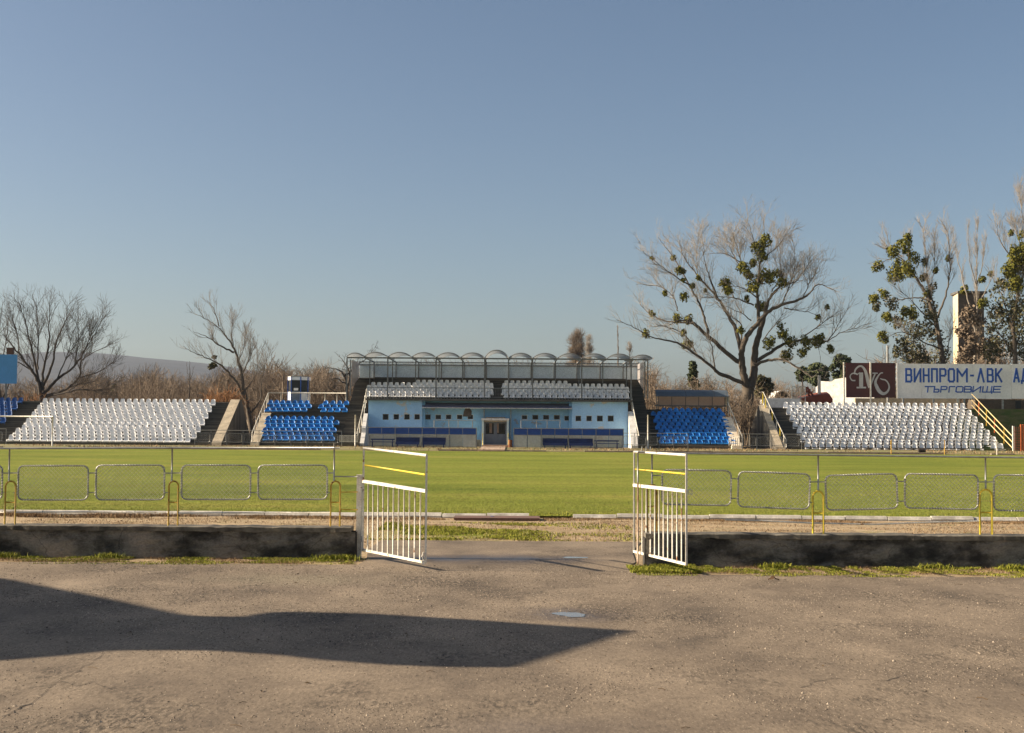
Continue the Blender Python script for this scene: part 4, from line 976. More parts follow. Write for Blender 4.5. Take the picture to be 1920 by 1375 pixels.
dugout(690.5, 893, 'blue hooded dugout left of the grandstand door', ((695, 740, 0), (742.5, 787, 1), (791, 836, 1)), (7,))
dugout(963.5, 1169, 'blue hooded dugout right of the grandstand door', ((1018, 1064, 1), (1066, 1112, 1), (1115, 1161, 0)), (0, 1))
# thin rails behind the dugouts
q = MB(); rlx = empty('yard_railing', (-6, 97.6, 0), 'thin pale railing behind the left dugout', 'railing', 'railings behind the dugouts')
def yard(px0, px1, pxs, label):
    t = empty('yard_railing', (X_at((px0+px1)/2, 98.8), 98.8, 0), label, 'railing', 'railings behind the dugouts')
    MB().tube([P(px0, 788, 98.8), P(px1, 789, 98.8)], .02, 6).build('rail', m_galv, t)
    for p_ in pxs:
        a = P(p_, 788, 98.8); MB().tube([(a.x, 98.8, 0), (a.x, 98.8, a.z)], .03, 6).build('post', m_galv, t)
bpy.data.objects.remove(rlx)
yard(812, 892, (814, 841.5, 859, 886), 'thin pale railing behind the left dugout')
yard(975, 1051, (977, 1006, 1026, 1050), 'thin pale railing behind the right dugout')

# ------------------------------------------------------------------ booth
def booth():
    D = 104.9; x0, x1 = X_at(536.5, D), X_at(575.5, D); zb = zb_; zt = P(555, 706.5, D).z
    t = empty('commentary_booth', ((x0+x1)/2, D, zb), 'small white booth with blue corner posts and dark windows above the blue seats', 'booth')
    # plan: chamfered corner box; corners
    pl = [(x0, D+.55), (x0+.38, D), (x1-.55, D), (x1, D+.35), (x1, D+1.6), (x0, D+1.6)]
    zw0, zw1 = zb+1.0, zt-.28
    def ring(z0, z1, name, mt_, grow=0):
        c = ((x0+x1)/2, D+.8); pp = [(c[0]+(a-c[0])*(1+grow), c[1]+(b-c[1])*(1+grow)) for a, b in pl]
        return MB().prism(pp, lambda a, b: (a, b, z0), lambda a, b: (a, b, z1)).build(name, mt_, t, recalc=True)
    m_bw = mat('booth_white', (.95, .95, .94), (.90, .90, .88), 1, rough=.4, fine=.05); ring(zb, zw0, 'lower_wall', m_bw); ring(zw0+.002, zw1-.002, 'window_band', m_glass, -.02); ring(zw1, zt, 'roof_band', m_bw, .02); ring(zt+.002, zt+.05, 'roof', m_greysteel, .05)
    for a, b in pl[:4]: MB().bar((a, b-.02, zb), (a, b-.02, zt-.01), .07).build('corner_post', m_sblue, t)
    MB().box((x0+.45, D-.03, zb+.03), (x1-.62, D-.005, zw0+.05)).build('door', m_doorgrey, t)
    MB().box((x0+.6, D-.06, zw0+.12), (x1-.75, D-.032, zw0+.32)).build('notice', m_seatw, t)
booth()

# ------------------------------------------------------------------ shelter above right blue block
def shelter():
    D = 104.3; zf = zc_
    t = empty('glazed_shelter', (X_at(1297, D), D, zf), 'long low shelter with blue grey roof and tan glazing above the right blue seats', 'shelter')
    x0, x1 = X_at(1229.5, D), X_at(1366, D); zr0, zr1 = P(1297, 743, D).z, P(1297, 731, D).z; zp = P(1297, 760, D).z
    n_ = 3; xs = [x0, X_at(1286, D), X_at(1339, D), x1]
    for a, b in zip(xs[:-1], xs[1:]):
        MB().prism([(D-.2, zr0), (D+.2, zr0+.35), (D+.9, zr1), (D+.9, zr1-.03), (D+.22, zr0+.31), (D-.18, zr0-.03)], lambda p_, q_: (a+.02, p_, q_), lambda p_, q_: (b-.02, p_, q_)).build('roof_sheet', m_shelter, t, recalc=True)
    px = [1234, 1259.5, 1285.5, 1310, 1335.5, 1359]
    for a, b in zip(px[:-1], px[1:]): MB().box((X_at(a, D+.95)+.03, D+.95, zp), (X_at(b, D+.95)-.03, D+.98, zr0+.02)).build('glazing', m_tan, t)
    fr = MB()
    for a in px: x = X_at(a, D+.93); fr.bar((x, D+.93, zf), (x, D+.93, zr1-.03), .05)
    for x in (x0, xs[1], xs[2], x1-.2): fr.bar((x, D-.19, zr0-.02), (x, D+.21, zr0+.34), .05)
    for x in (x0+.05, x1-.1): fr.bar((x, D-.15, zf-.25), (x, D-.15, zr0), .06)
    fr.bar((x0, D-.2, zr0-.03), (x1, D-.2, zr0-.03), .06); fr.bar((x0, D+.9, zp-.05), (x1, D+.9, zp-.05), .09)
    fr.build('frame', m_greysteel, t)
    MB().box((X_at(1359.5, D+.9), D+.2, zp), (X_at(1365, D+.9), D+.95, zr0-.05)).build('end_panel', mat('cream_end', (.75, .62, .42), rough=.6), t)
shelter()

# ------------------------------------------------------------------ far fences, frames and poles
def far_fence(px0, px1, y, label, spanpx, rail_px=808, first_off=0, panels=True):
    t = empty('far_fence', (X_at((px0+px1)/2, y), y, 0), label, 'fence', 'low metal fences before the stands')
    zt = 1.18; x0, x1 = X_at(px0, y), X_at(px1, y)
    MB().tube([(x0, y, zt), (x1, y, zt)], .022, 6).build('top_rail', m_galv, t)
    x = x0; pw = spanpx/F*y
    while x < x1-.4:
        w_ = min(pw, x1-x)
        MB().tube([(x, y, 0), (x, y, zt)], .02, 6).build('post', m_greysteel, t)
        if panels:
            mb = MB(); lp = rrect(x+w_/2, .62, w_*.86, .68, .12, y, 4); lp.append(lp[0]); mb.tube(lp, .014, 5, cap=False)
            f_ = mb.build('mesh_panel', m_galv, t)
            wmb = MB(); k = -w_
            L_, h_ = w_*.86, .68
            for sgn in (1, -1):
                k = -(L_+h_)
                while k < L_+h_:
                    on = [u for u in np.linspace(-L_/2, L_/2, 24) if inside(u, sgn*u+k, L_, h_, .12)]
                    if len(on) > 2: wmb.tube([(x+w_/2+on[0], y+sgn*.004, .62+sgn*on[0]+k), (x+w_/2+on[-1], y+sgn*.004, .62+sgn*on[-1]+k)], .003, 3, cap=False)
                    k += .15
            if wmb.v: wmb.build('wire_mesh', m_wire, f_)
            MB().tube([(x, y, .3), (x+w_, y, .3)], .012, 5).build('lower_rail', m_galv, t)
        x += w_
    MB().tube([(x1, y, 0), (x1, y, zt)], .02, 6).build('post', m_galv, t)
far_fence(366, 641, 96.6, 'low mesh fence before the left stairs and blue seats', 30)
far_fence(1168, 1236, 96.9, 'low mesh fence between the grandstand and the right blue seats', 22)
far_fence(1236, 1290, 96.9, 'low mesh fence before the right blue seats', 27)
far_fence(1392, 1503, 96.9, 'low mesh fence before the large trunk and right stairs', 27)
far_fence(-30, 12, 96.3, 'low mesh fence at the left edge before the dark blue seats', 18)
ft = empty('boundary_rail', (X_at(1770, 86), 86, 0), 'bare single rail on three posts before the right white seats', 'railing')
MB().tube([P(1671, 824, 85.8), P(1771, 826, 85.8), P(1870, 828, 85.8)], .022, 6).build('rail', m_galv, ft)
for px in (1671, 1771, 1869):
    a = P(px, 825, 85.8); MB().tube([(a.x, 85.8, 0), (a.x, 85.8, a.z)], .035, 6).build('post', m_yellowrust if px != 1869 else m_white, ft)
# picket gate left of the building
pg = empty('picket_gate', (X_at(652, 97.5), 97.5, 0), 'small white picket gate at the foot of the left grandstand stairs', 'gate')
mb = MB(); x0, x1 = X_at(637.5, 97.5), X_at(671, 97.5)
for i in range(15): x = x0+(x1-x0)*i/14; mb.bar((x, 97.5, .32), (x, 97.5, .86), .04)
mb.build('pickets', m_white, pg); mb = MB(); mb.bar((x0, 97.52, .84), (x1, 97.52, .84), .04); mb.bar((x0, 97.52, .38), (x1, 97.52, .38), .04); mb.build('cross_bar', m_white, pg)
for px, yt, D, lab in ((666.5, 778, 96.0, 'tall thin white pole at the left end of the dugouts'), (1215, 778, 95.5, 'tall thin white pole before the right blue seats')):
    a = P(px, yt, D); tag(MB().tube([(a.x, D, 0), (a.x, D, a.z)], .05, 8).build('white_pole', m_white, smooth=True), lab, 'pole')
gf = empty('goal_frame', (X_at(98, 91), 91, 0), 'white goal frame standing before the far left seats', 'goal')
a = P(99, 781.5, 91); MB().tube([(a.x, 91, 0), (a.x, 91, a.z)], .05, 8).build('upright', m_white, gf, smooth=True)
MB().tube([(a.x, 91, a.z), (a.x-7.3, 91, a.z)], .05, 8).build('crossbar', m_white, gf, smooth=True); MB().tube([(a.x-7.3, 91, 0), (a.x-7.3, 91, a.z)], .05, 8).build('upright', m_white, gf, smooth=True)
for k, px in enumerate((1203, 1211, 1219)):
    a = G(px, 848); tag(MB().tube([(a.x, a.y, 0), (a.x+.03, a.y, .38)], .03, 6).build('short_stake', m_galv), ('leftmost', 'middle', 'rightmost')[k]+' of three short grey stakes at the far pitch edge', 'stake', 'short stakes at the pitch edge')
tag(MB().tube([P(1722, 845, 88), P(1735, 844.5, 88)], .14, 8).build('dark_sack', mat('dark_sack', (.03, .022, .018), rough=.9)), 'dark sack lying on the verge before the right seats', 'sack')

# ------------------------------------------------------------------ billboards
def strokes(mb, segs, org, sx, sz, y, wd, slant=0, j0=0):
    """segs: list of (x0,z0,x1,z1) strokes in a unit cell"""
    for i, (a, b, c, d) in enumerate(segs):
        p0 = np.array([(a+slant*b)*sx, b*sz]); p1 = np.array([(c+slant*d)*sx, d*sz]); dv = p1-p0; L = np.linalg.norm(dv); dv /= L; nv = np.array([-dv[1], dv[0]])*wd/2
        e = dv*(wd*.5 if abs(dv[0]) > .02 or True else 0)
        yy = y-.0012*(i+1)-j0
        e = e*.92; v = [p0-e+nv, p0-e-nv, p1+e-nv, p1+e+nv]
        mb.prism([tuple(q) for q in v], lambda q, s_: (org[0]+q, yy, org[1]+s_), lambda q, s_: (org[0]+q, y+.01, org[1]+s_))
h_ = .10
GL = {  # unit cells: x 0..1, z 0..1 (stroke centre lines inset by the stroke half width)
 'В': [(0,0,0,1),(0,1,.75,1),(0,.52,.8,.52),(0,0,.8,0),(.75,1,.95,.9),(.95,.9,.95,.6),(.95,.6,.75,.52),(.8,.52,1,.42),(1,.42,1,.1),(1,.1,.8,0)],
 'И': [(0,0,0,1),(1,0,1,1),(0,.02,1,.98)],
 'Н': [(0,0,0,1),(1,0,1,1),(0,.5,1,.5)],
 'П': [(0,0,0,1),(1,0,1,1),(0,1,1,1)],
 'Р': [(0,0,0,1),(0,1,.8,1),(.8,1,1,.9),(1,.9,1,.58),(1,.58,.8,.47),(.8,.47,0,.47)],
 'О': [(0,.12,0,.88),(0,.88,.2,1),(.2,1,.8,1),(.8,1,1,.88),(1,.88,1,.12),(1,.12,.8,0),(.8,0,.2,0),(.2,0,0,.12)],
 'М': [(0,0,0,1),(1,0,1,1),(0,.98,.5,.45),(.5,.45,1,.98)],
 '-': [(0,.48,1,.48)],
 'Л': [(0,0,.5,1),(.5,1,1,0)],
 'К': [(0,0,0,1),(.05,.45,1,1),(.3,.6,1,0)],
 'А': [(0,0,.5,1),(.5,1,1,0),(.2,.3,.8,.3)],
 'Д': [(.15,.05,.4,1),(.4,1,.85,1),(.85,1,.85,.05),(-.05,.05,1.05,.05),(0,.05,0,-.12),(1,.05,1,-.12)],
 'Т': [(0,1,1,1),(.5,0,.5,1)],
 'Ъ': [(-.15,1,.25,1),(.25,1,.25,0),(.25,0,.85,0),(.85,0,1,.12),(1,.12,1,.4),(1,.4,.85,.5),(.85,.5,.25,.5)],
 'Г': [(0,0,0,1),(0,1,1,1)],
 'Щ': [(0,0,0,1),(.5,0,.5,1),(1,0,1,1),(0,0,1.08,0),(1.1,.05,1.1,-.2)],
 'Е': [(0,0,0,1),(0,1,1,1),(0,.5,.9,.5),(0,0,1,0)],
}
DB = 106.5
wb = empty('billboard', (X_at(1810, DB), DB, 0), 'long weathered white billboard with blue Cyrillic lettering above the right seats', 'billboard')
x0, x1 = X_at(1682, DB), X_at(1990, DB); zt0, zb0 = P(1682, 682, DB).z, P(1682, 747, DB).z; 
ps = [1682, 1728.5, 1776.5, 1825, 1848.5, 1897, 1945, 1990]
for a, b in zip(ps[:-1], ps[1:]):
    dz = SR.uniform(-.03, .03); MB().box((X_at(a, DB)+.012, DB, zb0+dz), (X_at(b, DB)-.012, DB+.05, zt0+dz)).build('board_panel', m_board, wb)
for a in (1693, 1750, 1795.5, 1808, 1880, 1935): x = X_at(a, DB+.2); MB().bar((x, DB+.15, 0), (x, DB+.15, zt0-.1), .13).build('support_post', m_white if a in (1795.5,) else m_galv, wb)
tx = MB()
def word(txt, cells, ya, yb, D, wd, mb, slant=0):
    for i, (ch, (a, b)) in enumerate(zip(txt, cells)):
        A = P(a, yb, D); B = P(b, ya, D); strokes(mb, GL[ch], (A.x+wd/2, A.z+wd/2), (B.x-A.x-wd)*(1-0), (B.z-A.z-wd), D-.01, wd, slant)
z2 = lambda v: 1440+v/4.0
cells = [(1029,1082),(1092,1150),(1160,1212),(1222,1274),(1284,1338),(1348,1402),(1414,1498),(1515,1544),(1566,1624),(1640,1692),(1702,1757),(1838,1888),(1896,1950)]
word('ВИНПРОМ-ЛВК'+'АД', [(z2(a), z2(b)) for a, b in cells], 690.5, 717.5, DB, .16, tx); tx.build('lettering', m_sblue, wb, recalc=True); tx = MB()
cells = [(1170,1222),(1228,1284),(1290,1342),(1352,1400),(1404,1462),(1466,1526),(1530,1594),(1602,1676),(1684,1744)]
word('ТЪРГОВИЩЕ', [(z2(a), z2(b)) for a, b in cells], 724.0, 736.5, DB, .10, tx, .12)
tx.build('lettering', m_sblue, wb, recalc=True)

bb_ = empty('billboard', (X_at(1633, DB), DB-.3, 0), 'dark brown billboard with a white curled VK monogram', 'billboard')
DM = DB-.3
for a, b in ((1586.5, 1632), (1633, 1679.5)): MB().box((X_at(a, DM)+.01, DM, P(a, 745.5, DM).z), (X_at(b, DM)-.01, DM+.05, P(a, 680.5, DM).z)).build('board_panel', m_brown, bb_)
for a in (1582.5, 1632.5): x = X_at(a, DM-.05); MB().bar((x, DM-.09, 0), (x, DM-.09, P(a, 680.5, DM).z+.05), .11).build('support_post', m_white, bb_)
def ribbon(mb, pts, ws, y):
    """smooth ribbon of varying width through zoom-coordinates points"""
    W_ = [Vector((P(1440+a/4, 660+b/4, DM).x, 0, P(1440+a/4, 660+b/4, DM).z)) for a, b in pts]
    Q, R_ = [], []; n_ = len(W_)
    for i in range(n_-1):
        p0, p1, p2, p3 = W_[max(0, i-1)], W_[i], W_[i+1], W_[min(n_-1, i+2)]
        for k in range(7):
            t = k/7; Q.append(.5*((2*p1)+(-p0+p2)*t+(2*p0-5*p1+4*p2-p3)*t*t+(-p0+3*p1-3*p2+p3)*t**3)); R_.append(ws[i]*(1-t)+ws[i+1]*t)
    Q.append(W_[-1]); R_.append(ws[-1]); L, M_ = [], []
    for i, q in enumerate(Q):
        d = (Q[min(i+1, len(Q)-1)]-Q[max(0, i-1)]); d.normalize(); nv = Vector((-d.z, 0, d.x))*(R_[i]/4/F*DM/2)
        L.append((q.x+nv.x, y, q.z+nv.z)); M_.append((q.x-nv.x, y, q.z-nv.z))
    k = len(L); mb.addq(L+M_, [(i, i+1, k+i+1, k+i) for i in range(k-1)])
lg = MB()
ribbon(lg, [(655, 215), (630, 213), (616, 190), (622, 170), (645, 160), (672, 170)], [10, 9, 8, 8, 9, 12], DM-.010)
ribbon(lg, [(648, 168), (655, 135), (680, 110), (705, 110), (728, 140), (740, 180), (752, 230), (764, 268)], [8, 12, 13, 14, 20, 24, 26, 26], DM-.013)
ribbon(lg, [(672, 168), (690, 155)], [6, 8], DM-.016)
ribbon(lg, [(698, 155), (698, 265)], [30, 30], DM-.019)
ribbon(lg, [(664, 268), (735, 268)], [12, 12], DM-.022)
ribbon(lg, [(764, 272), (775, 235), (790, 195), (803, 165)], [6, 12, 12, 10], DM-.025)
ribbon(lg, [(782, 160), (822, 160)], [9, 9], DM-.028)
ribbon(lg, [(862, 158), (845, 160), (825, 182), (805, 225), (815, 262), (835, 296), (865, 314), (893, 300), (908, 268), (900, 235), (880, 212), (855, 206), (840, 200)], [8, 8, 12, 18, 26, 27, 22, 16, 12, 10, 9, 9, 6], DM-.031)
lg.build('monogram', m_logo, bb_)
lb = empty('billboard', (X_at(8, 103), 103, 0), 'plain light blue board with a rusty box on top at the left edge', 'billboard')
MB().box((X_at(-60, 103), 103, P(10, 719.5, 103).z), (X_at(29, 103), 103.1, P(10, 665, 103).z)).build('board_panel', m_skyboard, lb)
MB().box((X_at(9, 103), 103.0, P(10, 664.5, 103).z), (X_at(21, 103), 103.3, P(10, 652, 103).z)).build('rusty_box', mat('rusty_box', (.10, .05, .035), rough=.9), lb)
for a in (-40, 10): x = X_at(a, 103.2); MB().bar((x, 103.2, 3), (x, 103.2, P(10, 668, 103).z), .12).build('support_post', m_greysteel, lb)

# ------------------------------------------------------------------ things behind the right bank
hs = empty('white_building', (X_at(1572, 118), 118, 0), 'sunlit white building with a broken roof edge behind the brown billboard', 'building')
D = 118; wz = lambda px, py: (P(px, py, D).x, P(px, py, D).z)
poly = [wz(1544, 760), wz(1544, 725), wz(1547, 722), wz(1551, 713), wz(1570, 714.5), wz(1576, 710), wz(1598, 706.5), wz(1640, 706), wz(1640, 760)]
poly = [(a, b) for a, b in poly]; poly[0] = (poly[0][0], 0); poly[-1] = (poly[-1][0], 0)
bl = MB(); n_ = len(poly)
bl.prism(poly, lambda a, b: (a, D+3.0-(a-poly[0][0])*.6, b), lambda a, b: (a+2, D+8, b)); bl.build('wall', m_whitewash, hs, recalc=True)
MB().box((X_at(1596, D), D-1.4, 0), (X_at(1790, D), D-1.0, P(1700, 748, D).z)).build('low_wall', m_cream, hs)
rw = empty('red_roof_shed', (X_at(1525, 112), 112, 0), 'collapsed shed with a rust red roof beside the white building', 'shed')
D = 112; pts = [wz(1493, 749), wz(1530, 741), wz(1550, 739.5), wz(1556, 749), wz(1556, 757), wz(1520, 757)]
MB().prism(pts, lambda a, b: (a, 111, b), lambda a, b: (a+.5, 114, b+.25)).build('roof', m_redroof, rw, recalc=True)
MB().box((X_at(1500, 112), 111.4, 0), (X_at(1550, 112), 113, P(1520, 757, 112).z)).build('wall', m_conc, rw)
rh = MB()
rr = np.random.default_rng(4)
for k in range(9):
    a = P(1506+rr.uniform(0, 14), 741-rr.uniform(0, 10), 111.5); rh.bar(a, a+Vector((rr.uniform(-.4, .4), .3, rr.uniform(-.4, .5))), .12)
rh.build('wreckage', m_redroof, rw)
cg = empty('wire_cage', (X_at(1495, 110), 110, 0), 'white framed wire cage behind the top left of the right white seats', 'cage')
mb = MB(); a, b = P(1484, 745, 110), P(1510, 725, 110)
for z in (a.z, b.z): mb.bar((a.x, 110, z), (b.x, 110, z), .06)
for x in (a.x, b.x-.4, b.x): mb.bar((x, 110, 0), (x, 110, b.z), .06)
mb.build('frame', m_white, cg); mb = MB()
for k in range(12): x = a.x+(b.x-a.x)*k/11; mb.tube([(x, 110.02, a.z), (x, 110.02, b.z)], .01, 3)
for k in range(9): z = a.z+(b.z-a.z)*k/8; mb.tube([(a.x, 110.03, z), (b.x, 110.03, z)], .01, 3)
mb.build('wire_mesh', m_wire, cg)
bw = MB().box((X_at(1432, 107), 107, 0), (X_at(1500, 107), 107.3, P(1460, 747, 107).z))
tag(bw.build('boundary_wall', m_whitewash), 'pale boundary wall behind the stairs of the right white bank', 'wall')
gh = empty('greenhouse', (X_at(1463, 135), 135, 0), 'low pale tunnel roof behind the boundary wall', 'greenhouse')
vault(X_at(1448, 135), X_at(1478, 135), .7, 134, 142, P(1460, 746, 135).z).build('roof', m_whitewash, gh, recalc=True)
MB().box((X_at(1448, 135)+.03, 134.02, 0), (X_at(1478, 135)-.03, 141.98, P(1460, 746, 135).z)).build('wall', m_whitewash, gh)
for px, yt, D, wd, lab in ((1536, 704, 112, .14, 'white post standing left of the white building'), (1664, 648, 116, .10, 'thin grey mast rising behind the brown billboard')):
    a = P(px, yt, D); tag(MB().tube([(a.x, D, 0), (a.x, D, a.z)], wd, 8).build('mast', m_white if yt > 700 else m_galv), lab, 'post')
# tower
D = 150; tx0, tx1, tx2 = X_at(1787, D), X_at(1798, D), X_at(1848, D); zt = P(1800, 550, D).z
tw0 = empty('tower_block', ((tx0+tx2)/2, D, 0), 'tall narrow tower block with sunlight painted as cream on one side behind the white billboard', 'tower')
dpt = 5.0
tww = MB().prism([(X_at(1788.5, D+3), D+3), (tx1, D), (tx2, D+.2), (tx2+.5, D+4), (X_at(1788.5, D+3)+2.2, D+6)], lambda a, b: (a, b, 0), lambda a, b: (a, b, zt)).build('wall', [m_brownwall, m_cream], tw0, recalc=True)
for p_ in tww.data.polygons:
    if p_.normal.x < -.5: p_.material_index = 1  # cream stands for sun on the left side, brown for shade elsewhere
MB().prism([(X_at(1788.5, D+3)-.3, D+3), (tx1-.1, D-.3), (tx2+.3, D-.1), (tx2+.8, D+4), (X_at(1788.5, D+3)+2.2, D+6.3)], lambda a, b: (a, b, zt+.003), lambda a, b: (a, b, zt+.25)).build('roof', m_slab, tw0, recalc=True)
# long low house and shed at the right edge
lh = empty('low_house', (X_at(1880, 114), 114, 0), 'low grey brown building under the white billboard at the right edge', 'building')
MB().box((X_at(1829, 114), 114, 0), (X_at(1960, 114), 116, P(1880, 750, 114).z)).build('wall', m_brownwall, lh)
MB().box((X_at(1904, 114), 113.95, P(1900, 766, 114).z), (X_at(1914, 114), 113.99, P(1900, 752, 114).z)).build('doorway', m_dark, lh)

# ------------------------------------------------------------------ trees
def norm(v): return v/(np.linalg.norm(v)+1e-9)
class Tree:
    def __init__(s, seed, twr=.013, sides=3):
        s.r = np.random.default_rng(seed); s.limb = MB(); s.twig = MB(); s.twr = twr
    def path(s, p, d, L, n_, wander=.12, upw=.05, sag=0):
        pts = [p]; d = norm(d); 
        for i in range(n_):
            d = norm(d+s.r.normal(0, wander, 3)+np.array([0, 0, upw-sag*i/n_])); pts.append(pts[-1]+d*L/n_)
        return np.array(pts)
    def twigs(s, pts, r0, dens, L, lvl, upw, ang=.75, wander=.075, droop=0):
        """side shoots along a branch"""
        seg = np.diff(pts, axis=0); ln = np.linalg.norm(seg, axis=1); tot = ln.sum(); k = max(1, int(tot*dens)); cum = np.concatenate([[0], np.cumsum(ln)])
        for t in np.sort(s.r.uniform(.18, 1.0, k)):
            u = t*tot; i = min(len(seg)-1, np.searchsorted(cum, u)-1); i = max(0, i); p = pts[i]+seg[i]*(u-cum[i])/(ln[i]+1e-9); dr = norm(seg[i])
            q = s.r.normal(0, 1, 3); q = norm(q-dr*np.dot(q, dr)); d = norm(dr*math.cos(ang)+q*math.sin(ang)*s.r.uniform(.7, 1.3)+np.array([0, 0, upw]))
            Lk = L*s.r.uniform(.5, 1.15)*(1.15-.6*t)
            nn = 4 if lvl > 0 else 3; pp = s.path(p, d, Lk, nn, wander, upw*.5, droop)
            rr_ = max(s.twr, r0*(.42 if lvl > 1 else .4))*(1-.3*t)
            s.twig.tube(pp, np.linspace(rr_, s.twr*.45, nn+1), 3 if lvl < 2 else 5, cap=False)
            if lvl > 0: s.twigs(pp, rr_, dens*1.0, L*.60, lvl-1, upw*.8, ang*1.05, wander, droop)
    def limb_px(s, zp, f, D, r0, r1, depth=0, seed=0):
        """traced limb: zoom points -> pixel through f, depth swings away from the trunk by `depth` metres"""
        n_ = len(zp); W_ = []
        for i, (a, b) in enumerate(zp):
            px, py = f(a, b); W_.append(np.array(P(px, py, D+depth*(i/(n_-1))**1.0)))
        W_ = np.array(W_); out = []
        for i in range(n_-1):
            p0, p1, p2, p3 = W_[max(0, i-1)], W_[i], W_[i+1], W_[min(n_-1, i+2)]
            for k in range(5):
                t = k/5; out.append(.5*((2*p1)+(-p0+p2)*t+(2*p0-5*p1+4*p2-p3)*t*t+(-p0+3*p1-3*p2+p3)*t**3))
        out.append(W_[-1]); out = np.array(out); out[1:-1] += s.r.normal(0, .03, (len(out)-2, 3))
        s.limb.tube(out, (r0*.85-r1*.8)*(1-np.linspace(0, 1, len(out)))**1.25+r1*.8, 8, cap=True); return out
    def finish(s, name, label, cat, mt1, mt2, base, group=None):
        t = empty(name, base, label, cat, group)
        s.limb.build('trunk', mt1, t, smooth=True); s.twig.build('crown', mt2, t); return t
def clump(r, c, rad, n_=260, leaf=.11, flat=1.0):
    """ball of small leaf faces with a ragged outline"""
    d = r.normal(0, 1, (n_, 3)); d /= np.linalg.norm(d, axis=1)[:, None]
    k = r.uniform(.25, 1.0, n_)**.55*rad*(1+.22*np.sin(d[:, 0]*4+c[0])*np.cos(d[:, 2]*5+c[2]))
    p = c+d*k[:, None]*np.array([1, 1, flat])
    a = r.normal(0, 1, (n_, 3)); a /= np.linalg.norm(a, axis=1)[:, None]; b = np.cross(a, d+r.normal(0, .4, (n_, 3))); b /= np.linalg.norm(b, axis=1)[:, None]
    s_ = leaf*r.uniform(.6, 1.3, n_)[:, None]
    v = np.stack([p-a*s_, p-b*s_*.55, p+a*s_, p+b*s_*.55], 1).reshape(-1, 3)
    return MB().addq(v, np.arange(n_*4).reshape(-1, 4))

# --- the great tree with mistletoe
z5 = lambda a, b: (1140+a/3.84, 380+b/3.84)
T = Tree(31, .0115); D = 111.5
tr = [
 ([(1010, 1770), (1005, 1500), (1010, 1330)], .78, .62, 0, 0),
 ([(1000, 1340), (975, 1229), (962, 1090), (990, 980), (1060, 890), (1150, 790), (1250, 740), (1400, 690), (1460, 640), (1520, 590), (1640, 640)], .42, .03, -2, .5),
 ([(1020, 1340), (1050, 1229), (1062, 1050), (1100, 900), (1130, 800), (1160, 700), (1200, 640), (1290, 560)], .48, .06, 1.5, .5),
 ([(960, 1160), (850, 1080), (740, 980), (640, 890), (600, 860)], .26, .17, -1.5, .4),
 ([(725, 965), (700, 850), (660, 730), (590, 600), (500, 440), (430, 340), (360, 250)], .15, .02, 1.5, .6),
 ([(965, 1100), (920, 920), (860, 800), (790, 690), (720, 610), (640, 520), (540, 370), (515, 270)], .24, .02, 2.0, .6),
 ([(790, 690), (740, 560), (700, 440), (680, 290)], .10, .02, -1.5, .6),
 ([(1085, 860), (1080, 650), (1090, 450), (1125, 300), (1120, 110)], .20, .02, 1.0, .6),
 ([(1070, 1140), (1200, 1060), (1290, 1010), (1400, 990), (1500, 985), (1580, 1000)], .20, .09, 2.5, .4),
 ([(1580, 1000), (1650, 900), (1740, 740)], .07, .015, 1.5, .5), ([(1580, 1000), (1700, 930), (1900, 870)], .06, .015, -1, .5),
 ([(1060, 1170), (1180, 1130), (1280, 1140), (1400, 1210), (1470, 1260)], .17, .06, -3, .4),
 ([(980, 1300), (800, 1230), (760, 1190), (640, 1100), (520, 1020), (400, 990), (300, 960), (160, 890), (60, 840)], .22, .02, -3, .5),
 ([(600, 860), (520, 850), (440, 880)], .12, .03, -1, .5), ([(620, 870), (480, 860), (370, 840), (300, 800), (230, 730)], .11, .02, 2, .6),
 ([(1080, 690), (980, 620), (880, 590)], .09, .02, -1, .6), ([(1050, 740), (920, 690), (830, 680), (640, 690)], .09, .02, 1.5, .6),
 ([(1030, 850), (960, 800), (850, 750)], .07, .02, -2, .6),
 ([(1000, 470), (850, 370), (720, 370)], .07, .015, 1, .7), ([(590, 600), (480, 530), (350, 430), (250, 350)], .09, .015, -1, .7),
 ([(1420, 960), (1560, 860), (1700, 760)], .07, .015, -2, .6), ([(500, 780), (480, 700), (430, 640), (350, 600), (200, 590)], .07, .015, 1, .7),
 ([(1160, 700), (1250, 600), (1350, 570), (1420, 480), (1470, 400)], .09, .015, -1.5, .8), ([(1180, 640), (1240, 520), (1240, 330)], .07, .015, 2, .8),
 ([(1250, 740), (1320, 560), (1350, 420), (1330, 280)], .08, .015, 2, .8), ([(1400, 690), (1460, 560), (1540, 420)], .06, .015, 1, .8),
 ([(1090, 450), (1040, 240), (1000, 120)], .06, .012, -1, .8), ([(1110, 400), (1220, 320), (1280, 220)], .06, .012, 1, .8),
 ([(1270, 760), (1360, 780), (1450, 790), (1520, 830)], .07, .015, 1, .6), ([(1110, 1000), (1200, 880), (1260, 800)], .07, .015, -1, .6),
 ([(960, 1000), (960, 880), (900, 830), (880, 770)], .09, .02, -2, .6), ([(770, 1200), (740, 1010), (700, 980)], .08, .02, -2, .5),
 ([(720, 610), (640, 480), (650, 220)], .06, .012, 0, .8), ([(950, 460), (880, 330), (830, 210)], .06, .012, 2, .8), ([(1060, 600), (960, 420), (900, 220)], .06, .012, -2, .8),
 ([(640, 1100), (560, 960), (440, 900), (330, 890)], .08, .02, -1, .6), ([(1500, 985), (1520, 1070), (1530, 1140)], .03, .01, 0, .4),
]
mp = []
